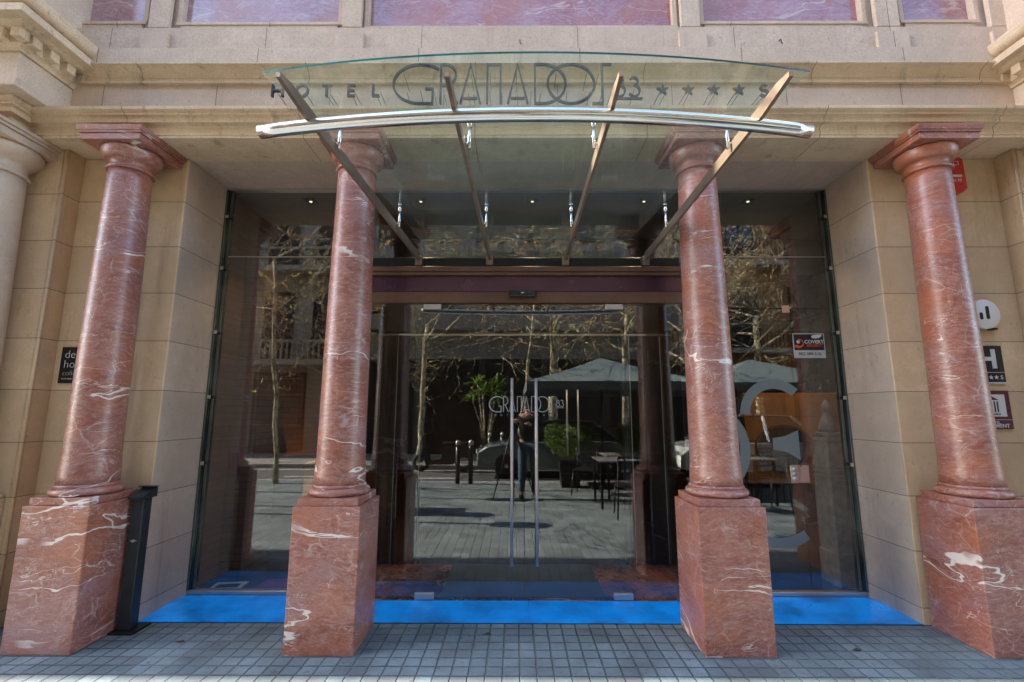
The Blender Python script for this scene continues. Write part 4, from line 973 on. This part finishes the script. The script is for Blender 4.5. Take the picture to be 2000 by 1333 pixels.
# cars on the road
M_carw = simple('car_white_paint', (.62, .64, .64), .2, .1, var=.03, bump=0, coat=.8)
M_cars = simple('car_silver_green', (.16, .20, .19), .25, .4, var=.03, bump=0, coat=.8)
M_cglassd = simple('car_glass', (.02, .025, .028), .06, 0, bump=0, spec=.9)
M_tyre = simple('tyre_rubber', (.015, .015, .015), .8, 0)
def make_car(x, y, mat, label, tall=1.0):
    o = thing('parked_car', label, 'car', (x, y, -.129)); z0 = -.129
    L, W = 4.1, 1.72
    def prof(u): return u
    low = [(-2.05, .32), (-2.02, .62), (-1.80, .80), (-1.05, .92), (1.35, .94), (1.98, .84), (2.05, .55), (2.02, .30)]
    def shell(pr, w0, w1, zs):  # side profile lofted across width with tumblehome
        g = M(); rings = []
        for f, ins in ((-1, 1.), (-.93, .0), (.93, .0), (1, 1.)):
            hw = w0/2*f; rings.append([Vector((x+px*(1-.02*ins), y+hw, z0+pz*(1-.0*ins)-(.04*ins if pz > .7 else 0))) for px, pz in pr])
        g.ring_solid(rings, smooth=False); return g
    g = shell(low+[(1.55, .22), (-1.6, .22)], W, W, 1); obj('body', g, mat, o)
    hz = 1.0*tall
    cab = [(-1.15, .915), (-.50, 1.36*hz), (.0, 1.43*hz), (.95, 1.40*hz), (1.62, .93)]
    g = M(); rings = []
    for f, sc_ in ((-1, 0.), (-.86, 1.), (.86, 1.), (1, 0.)):
        rings.append([Vector((x+px, y+W/2*.96*f, z0+(pz if sc_ else .915))) for px, pz in cab])
    g.ring_solid(rings, smooth=False); obj('cabin_glass', g, M_cglassd, o)
    g = M(); g.prism([(x-.52, z0+1.365*hz), (x, z0+1.435*hz), (x+.95, z0+1.405*hz), (x+.98, z0+1.43*hz), (x, z0+1.47*hz), (x-.55, z0+1.39*hz)], 'y', y-W/2*.80, y+W/2*.80); obj('roof', g, mat, o)
    for s in (-1, 1):
        g = M(); g.bar((x-1.15, y+s*W/2*.95, z0+.92), (x-.50, y+s*W/2*.84, z0+1.37*hz), .05, .05); g.bar((x+.30, y+s*W/2*.95, z0+.93), (x+.25, y+s*W/2*.84, z0+1.42*hz), .06, .05); g.bar((x+1.62, y+s*W/2*.95, z0+.93), (x+.96, y+s*W/2*.84, z0+1.40*hz), .08, .06); obj('window_pillar', g, mat, o)
    for wx in (-1.28, 1.30):
        for s in (-1, 1):
            yy = y+s*(W/2-.09); n = 28
            def ringy(r, yv): return [Vector((x+wx+r*math.cos(2*math.pi*i/n), yv, z0+.31+r*math.sin(2*math.pi*i/n))) for i in range(n)]
            g = M(); g.ring_solid([ringy(.19, yy-.10), ringy(.30, yy-.10), ringy(.31, yy-.05), ringy(.31, yy+.07), ringy(.30, yy+.10), ringy(.19, yy+.10)]); wh = obj('wheel', g, M_tyre, o)
            g = M(); g.ring_solid([ringy(.185, yy-.09), ringy(.185, yy+.09)]); g.ring_solid([ringy(.05, yy+s*.091), ringy(.05, yy+s*.101)]); obj('rim', g, M_steel, wh)
    for s in (-1, 1):
        g = M(); g.box(x-2.055, x-1.99, y+s*.62-.14, y+s*.62+.14, z0+.60, z0+.72, .02); obj('headlight', g, M_chrome, o)
        g = M(); g.box(x+2.0, x+2.058, y+s*.66-.1, y+s*.66+.1, z0+.60, z0+.76, .02); obj('tail_light', g, M_red, o)
        g = M(); g.box(x-.75, x-.60, y+s*(W/2+.06)-.05, y+s*(W/2+.06)+.05, z0+.90, z0+1.0, .02); obj('wing_mirror', g, mat, o)
    return o
make_car(5.9, -7.4, M_carw, 'white car parked on the road reflected right of the doors', 1.1)
make_car(1.0, -8.1 if False else -7.9, M_cars, 'dull green grey car parked behind the planters')

# scooter-like motorbike, bollards, menu board
def bike(x, y, label):
    o = thing('parked_scooter', label, 'scooter', (x, y, 0)); n = 24
    for wx in (-.6, .6):
        g = M(); rr = [[Vector((x+wx+(.20+.055*math.cos(a))*math.cos(2*math.pi*i/n), y+.05*math.sin(a), .255+(.20+.055*math.cos(a))*math.sin(2*math.pi*i/n))) for i in range(n)] for a in [k_*math.pi/4 for k_ in range(9)]]
        g.ring_solid(rr, cap=False); obj('wheel', g, M_tyre, o)
    g = M(); g.prism([(x+.85, .45), (x+.72, .74), (x+.05, .72), (x-.02, .36), (x-.35, .28), (x-.42, .6), (x-.50, .98), (x-.58, .96), (x-.52, .5), (x-.45, .2), (x+.3, .2), (x+.45, .42)], 'y', y-.15, y+.15); obj('body', g, M_post, o)
    g = M(); g.box(x+.02, x+.78, y-.14, y+.14, .742, .82, .03, 2); obj('saddle', g, M_black, o)
    g = M(); g.tube([(x-.42, y-.34, 1.05), (x-.52, y, 1.0), (x-.42, y+.34, 1.05)], .016, 8); g.tube([(x-.6, y, .26), (x-.53, y, 1.0)], .03, 8); obj('handlebar', g, M_dark, o)
    g = M(); g.lathe(x-.60, y, [(.01, .86), (.07, .87), (.07, .95), (.01, .96)], 14); obj('headlight', g, M_chrome, o)
    return o
bk_ = bike(-2.1, -8.5, 'dark motor scooter parked at the far kerb left of the doors'); bk_.location.z = -.129
first = None
for i, (x, y) in enumerate(((-.82, -9.35), (-.45, -9.35), (-1.30, -5.35), (-1.02, -5.35))):
    if first is None:
        first = thing('bollard', 'x', 'bollard', (x, y, 0), 'street bollards')
        g = M(); g.lathe(x, y, [(.01, 0), (.05, .01), (.05, .78), (.01, .80)], 16); obj('shaft', g, M_post, first)
        g = M(); g.lathe(x, y, [(.01, .801), (.055, .81), (.055, .88), (.03, .91), (.01, .92)], 16); obj('cap', g, M_steel, first); b_ = first
    else: b_ = copy_tree(first); b_.location = (x, y, 0)
    b_['label'] = ['bollard on the far kerb, the left one of the far pair', 'bollard on the far kerb, the right one of the far pair', 'bollard on the near kerb beside the scooter', 'bollard on the near kerb, nearer the doors'][i]
# side table with pale legs at far left
o = thing('side_table', 'small table with pale legs just left of the door reflection', 'table', (-2.0, -2.55, 0))
g = M(); g.box(-2.4, -1.62, -2.9, -2.3, .50, .53, .004); obj('table_top', g, M_orange, o)
for a, b in ((-1.66, -2.34), (-1.66, -2.86), (-2.36, -2.34), (-2.36, -2.86)):
    g = M(); g.tube([(a, b, .50), (a+.03, b, 0)], [.022, .014], 8); obj('leg', g, M_white, o)

# photographer and tripod
def skin(name, verts, edges, radii, mat, parent, root=0, lev=2):
    me = bpy.data.meshes.new(name); off = Vector(parent.location) if parent else Vector((0, 0, 0))
    pp = parent
    while pp is not None and pp.parent: pp = pp.parent; off = Vector(pp.location)
    me.from_pydata([Vector(v)-off for v in verts], edges, []); me.materials.append(mat)
    o = bpy.data.objects.new(name, me); COL.objects.link(o); o.parent = parent
    md = o.modifiers.new('skin', 'SKIN'); md.use_smooth_shade = True
    for i, r in enumerate(radii):
        sv = me.skin_vertices[0].data[i]; sv.radius = (r, r) if not isinstance(r, tuple) else r; sv.use_root = (i == root)
    s_ = o.modifiers.new('sub', 'SUBSURF'); s_.levels = lev; s_.render_levels = lev
    return o
px, py = .16, -3.62
P = thing('person', 'person in a dark jacket and blue jeans behind a tripod reflected in the doors', 'person', (px, py, 0))
M_skin = simple('skin', (.50, .28, .19), .5, 0, bump=0); M_jk = simple('dark_jacket', (.022, .022, .026), .8, 0); M_jean = simple('blue_jeans', (.045, .085, .13), .8, 0); M_hair = simple('dark_hair', (.03, .02, .015), .6, 0); M_shoe = simple('dark_shoe', (.02, .018, .016), .5, 0)
V = [(0, 0, .95), (0, 0, 1.10), (0, .01, 1.28), (0, .01, 1.42), (0, .01, 1.50), (0, .02, 1.56), (0, .03, 1.64), (0, .02, 1.72),
     (-.10, 0, .90), (-.11, .02, .50), (-.12, 0, .10), (.10, 0, .90), (.11, .02, .50), (.12, 0, .10),
     (-.19, 0, 1.42), (-.25, .05, 1.20), (-.22, .30, 1.34), (.19, 0, 1.42), (.25, .05, 1.18), (.02, .30, 1.30),
     (-.12, .09, .04), (.12, .09, .04), (-.22, .36, 1.38), (-.03, .36, 1.33)]
E_ = [(0, 1), (1, 2), (2, 3), (3, 4), (4, 5), (5, 6), (6, 7), (0, 8), (8, 9), (9, 10), (0, 11), (11, 12), (12, 13), (3, 14), (14, 15), (15, 16), (3, 17), (17, 18), (18, 19), (10, 20), (13, 21), (16, 22), (19, 23)]
Rd = [(.15, .10), (.14, .10), (.16, .11), (.15, .09), .05, .055, (.078, .09), .06, .085, .06, .045, .085, .06, .045, .06, .045, .032, .06, .045, .032, .03, .03, (.036, .018), (.036, .018)]
V = [(px+a, py+b, c) for a, b, c in V]
body = skin('body', V, E_, Rd, M_skin, P)
def grow(idx, add): return [V[i] for i in idx]
J = [0, 1, 2, 3, 14, 15, 16, 17, 18, 19]; mp = {a: i for i, a in enumerate(J)}
skin('jacket', [V[i] for i in J], [(mp[a], mp[b]) for a, b in ((0, 1), (1, 2), (2, 3), (3, 14), (14, 15), (15, 16), (3, 17), (17, 18), (18, 19))], [(.175, .125), (.165, .12), (.185, .13), (.165, .105), .078, .06, .045, .078, .06, .045], M_jk, P)
J = [0, 8, 9, 10, 11, 12, 13]; mp = {a: i for i, a in enumerate(J)}
skin('jeans', [V[i] for i in J], [(mp[a], mp[b]) for a, b in ((0, 8), (8, 9), (9, 10), (0, 11), (11, 12), (12, 13))], [(.165, .115), .102, .074, .06, .102, .074, .06], M_jean, P)
for s in (-1, 1):
    g = M(); g.ring_solid([[Vector((px+s*.12+hw*math.cos(a), yy+.0*math.sin(a), .045+hh*math.sin(a))) for a in [k_*math.pi/6 for k_ in range(12)]] for yy, hw, hh in ((py-.06, .03, .03), (py-.04, .045, .045), (py+.06, .05, .042), (py+.15, .045, .032), (py+.19, .02, .02))])
    obj('shoe', g, M_shoe, P)
g = M(); bmesh.ops.create_uvsphere(g.b, u_segments=20, v_segments=14, radius=1)
for v in g.b.verts: v.co = Vector((px+v.co.x*.088, py+.012+v.co.y*.10, 1.675+v.co.z*.09))
hr = obj('hair', g, M_hair, P)
for s, hx, hy, hz in ((-1, px-.22, py+.36, 1.38), (1, px-.03, py+.36, 1.33)):
    VV = []; EE = []; RR = []
    for k_ in range(4):
        o_ = len(VV); fx = (k_-1.5)*.019; Lf = (.030, .036, .034, .027)[k_]
        VV += [(hx+fx, hy+.02, hz), (hx+fx*1.1, hy+.02+Lf, hz+.008), (hx+fx*1.1, hy+.02+Lf*1.6, hz-.012), (hx+fx, hy+.02+Lf*1.7, hz-.034)]; EE += [(o_, o_+1), (o_+1, o_+2), (o_+2, o_+3)]; RR += [.010, .009, .008, .007]
    for q in range(0, len(VV), 4): pass
    g = M()
    for q in range(4): g.tube(VV[q*4:q*4+4], RR[q*4:q*4+4], 8)
    g.tube([(hx-s*.03, hy, hz), (hx-s*.05, hy+.03, hz-.01), (hx-s*.052, hy+.055, hz-.02)], [.012, .010, .008], 8); obj('fingers', g, M_skin, body)
T = thing('camera_tripod', 'black camera tripod with camera in front of the person', 'tripod', (-.0971, -3.36, 0)); tx, ty = -.0971, -3.34
for a in (90, 210, 330):
    g = M(); g.tube([(tx+.03*math.cos(R(a)), ty+.03*math.sin(R(a)), 1.22), (tx+.42*math.cos(R(a)), ty+.42*math.sin(R(a)), .01)], [.017, .010], 8); obj('leg', g, M_dark, T)
g = M(); g.tube([(tx, ty, .95), (tx, ty, 1.38)], .014, 10); g.lathe(tx, ty, [(.01, 1.30), (.035, 1.31), (.035, 1.36), (.045, 1.38), (.045, 1.40), (.01, 1.41)], 16); obj('head', g, M_dark, T)
g = M(); g.box(tx-.07, tx+.07, ty-.035, ty+.035, 1.412, 1.51, .008); g.box(tx-.03, tx+.03, ty-.03, ty+.03, 1.5105, 1.545, .008); obj('camera_body', g, M_black, T)
g = M(); g.tube([(tx, ty+.036, 1.462), (tx, ty+.125, 1.468)], [.036, .040], 20); obj('lens', g, M_black, T)

# ---------------- buildings across the street
BY = -12.5
M_bst = stone('opposite_stone', (.40, .36, .30), (.32, .28, .23), stain=.3, grain=.1)
M_bgr = simple('opposite_grey_panel', (.24, .235, .225), .6, 0, var=.08)
M_win = simple('opposite_window', (.02, .024, .028), .08, 0, bump=0, spec=.8)
M_bor = stone('opposite_ochre', (.42, .22, .09), (.34, .17, .07), stain=.3, grain=.1)
def window(par, x0, x1, z0, z1, fr, y=BY):
    f = M(); e = .06
    f.box(x0, x1, y+.002, y+.06, z0, z0+e); f.box(x0, x1, y+.002, y+.06, z1-e, z1); f.box(x0, x0+e, y+.002, y+.06, z0+e, z1-e); f.box(x1-e, x1, y+.002, y+.06, z0+e, z1-e); f.box((x0+x1)/2-.03, (x0+x1)/2+.03, y+.002, y+.055, z0+e, z1-e)
    fo = obj('window', f, fr, par); q = M(); q.box(x0+e, x1-e, y-.002, y+.01, z0+e, z1-e); obj('pane', q, M_win, fo); return fo
B1 = thing('classical_building', 'pale stone building with stone balconies across the street', 'building', (-10, BY, 0))
g = M(); g.box(-22, -6.3, BY-6, BY, 0, 15.5); obj('wall', g, M_bst, B1)
for fl_ in range(3):
    z = 3.45+fl_*3.6
    g = M(); g.box(-21, -6.5, BY+.002, BY+.75, z-.22, z, .02); g.box(-21, -6.5, BY+.64, BY+.75, z+.62, z+.72, .02)
    bl = obj('balcony', g, M_bst, B1)
    if fl_ < 1:
        g = M()
        for i in range(70):
            xx = -20.9+i*.2
            g.lathe(xx, BY+.69, [(.05, z+.001), (.05, z+.06), (.03, z+.1), (.055, z+.25), (.03, z+.45), (.045, z+.55), (.05, z+.619)], 8)
        ob_ = obj('balusters', g, M_bst, bl)
    else:
        g = M()
        for i in range(110): g.box(-20.9+i*.13, -20.885+i*.13, BY+.68, BY+.70, z+.001, z+.62)
        obj('railing', g, M_dark, bl)
    for xx in (-20, -17.4, -14.8, -12.2, -9.8, -7.9): window(B1, xx, xx+1.15, z+.05, z+2.7, M_dark)
for x0, x1 in ((-12.6, -10.3), (-9.95, -8.0)):
    g = M(); g.box(x0, x1, BY+.002, BY+.12, 0.05, 3.0, .02); sf_ = obj('shopfront', g, simple('shop_wood', (.05, .022, .016), .4, 0), B1)
    g = M(); g.box(x0+.12, x1-.12, BY+.1202, BY+.128, .25, 1.0); g.box(x0+.12, x1-.12, BY+.1202, BY+.128, 1.08, 2.1); obj('shop_window', g, M_win, sf_)
    g = M()
    for zz in (1.03, 2.16, 2.75): g.box(x0+.08, x1-.08, BY+.1205, BY+.135, zz, zz+.02)
    obj('gilt_line', g, simple('gilt', (.45, .30, .12), .4, .5), sf_)
g = M(); textmesh(g, 'LA PIEL', .30, 8.98, 2.32, 0, .01, mirror=False)
bmesh.ops.transform(g.b, matrix=Matrix.Translation((0, BY+.14, 0)) @ Matrix.Rotation(math.pi, 4, 'Z'), verts=g.b.verts[:]); obj('shop_sign', g, simple('sign_gilt', (.40, .36, .28), .5, .2), B1)
B2 = thing('modern_building', 'grey modern building with long concrete bands across the street', 'building', (0, BY, 0))
g = M(); g.box(-6.28, 7.6, BY-6, BY, 0, 3.5); obj('ground_floor', g, M_black, B2)
g = M()
for zz in [.3+i*.12 for i in range(26)]: g.box(-6.2, 7.5, BY+.002, BY+.02, zz, zz+.02)
obj('slatted_shutter', g, M_dark, B2)
g = M(); g.box(-6.28, 7.6, BY-6, BY+.10, 3.5, 4.42); g.box(-6.28, 7.6, BY-6, BY+.5, 4.56, 5.12)
for i in range(3): g.box(-6.28, 7.6, BY-6, BY+.3, 6.9+i*3.1, 8.0+i*3.1)
g.box(-6.28, 7.6, BY-6, BY-.05, 4.42, 15.4)
for i in range(8): g.box(-6.28+i*1.95, -5.5+i*1.95, BY-.05, BY+.05, 5.12, 15.3)
obj('wall', g, M_bgr, B2)
for fl_ in range(3):
    for i in range(7): window(B2, -5.5+i*1.95, -4.33+i*1.95, 5.13+fl_*3.1, 6.88+fl_*3.1, M_dark, BY-.048)
g = M(); g.box(-6.2, 7.5, BY+.11, BY+.13, 4.47, 4.52); obj('light_strip', g, M_steel, B2)
for i in range(6):
    g = M(); g.box(-6.0+i*2.3, -5.75+i*2.3, BY+.022, BY+.12, 0, 3.49); obj('pillar', g, M_inwall, B2)
B3 = thing('ochre_building', 'ochre building with tall shutters across the street at the right', 'building', (12, BY, 0))
g = M(); g.box(7.62, 24, BY-6, BY, 0, 15.6); obj('wall', g, M_bor, B3)
for fl_ in range(3):
    z = 3.9+fl_*3.4
    g = M(); g.box(7.8, 23, BY+.002, BY+.6, z-.2, z, .02); g.box(7.8, 23, BY+.54, BY+.58, z+.9, z+.95); bl = obj('balcony', g, M_bst, B3)
    g = M()
    for i in range(100): g.box(7.85+i*.15, 7.865+i*.15, BY+.55, BY+.57, z+.001, z+.9)
    obj('railing', g, M_dark, bl)
    for i in range(6): window(B3, 8.3+i*2.3, 9.4+i*2.3, z+.05, z+2.5, M_dark)
for i in range(4):
    g = M(); g.box(8.0+i*2.6, 10.1+i*2.6, BY+.002, BY+.1, .1, 3.2, .02); sf_ = obj('shopfront', g, M_dark, B3)
    g = M(); g.box(8.15+i*2.6, 9.95+i*2.6, BY+.1002, BY+.11, .4, 2.7); obj('shop_window', g, M_win, sf_)
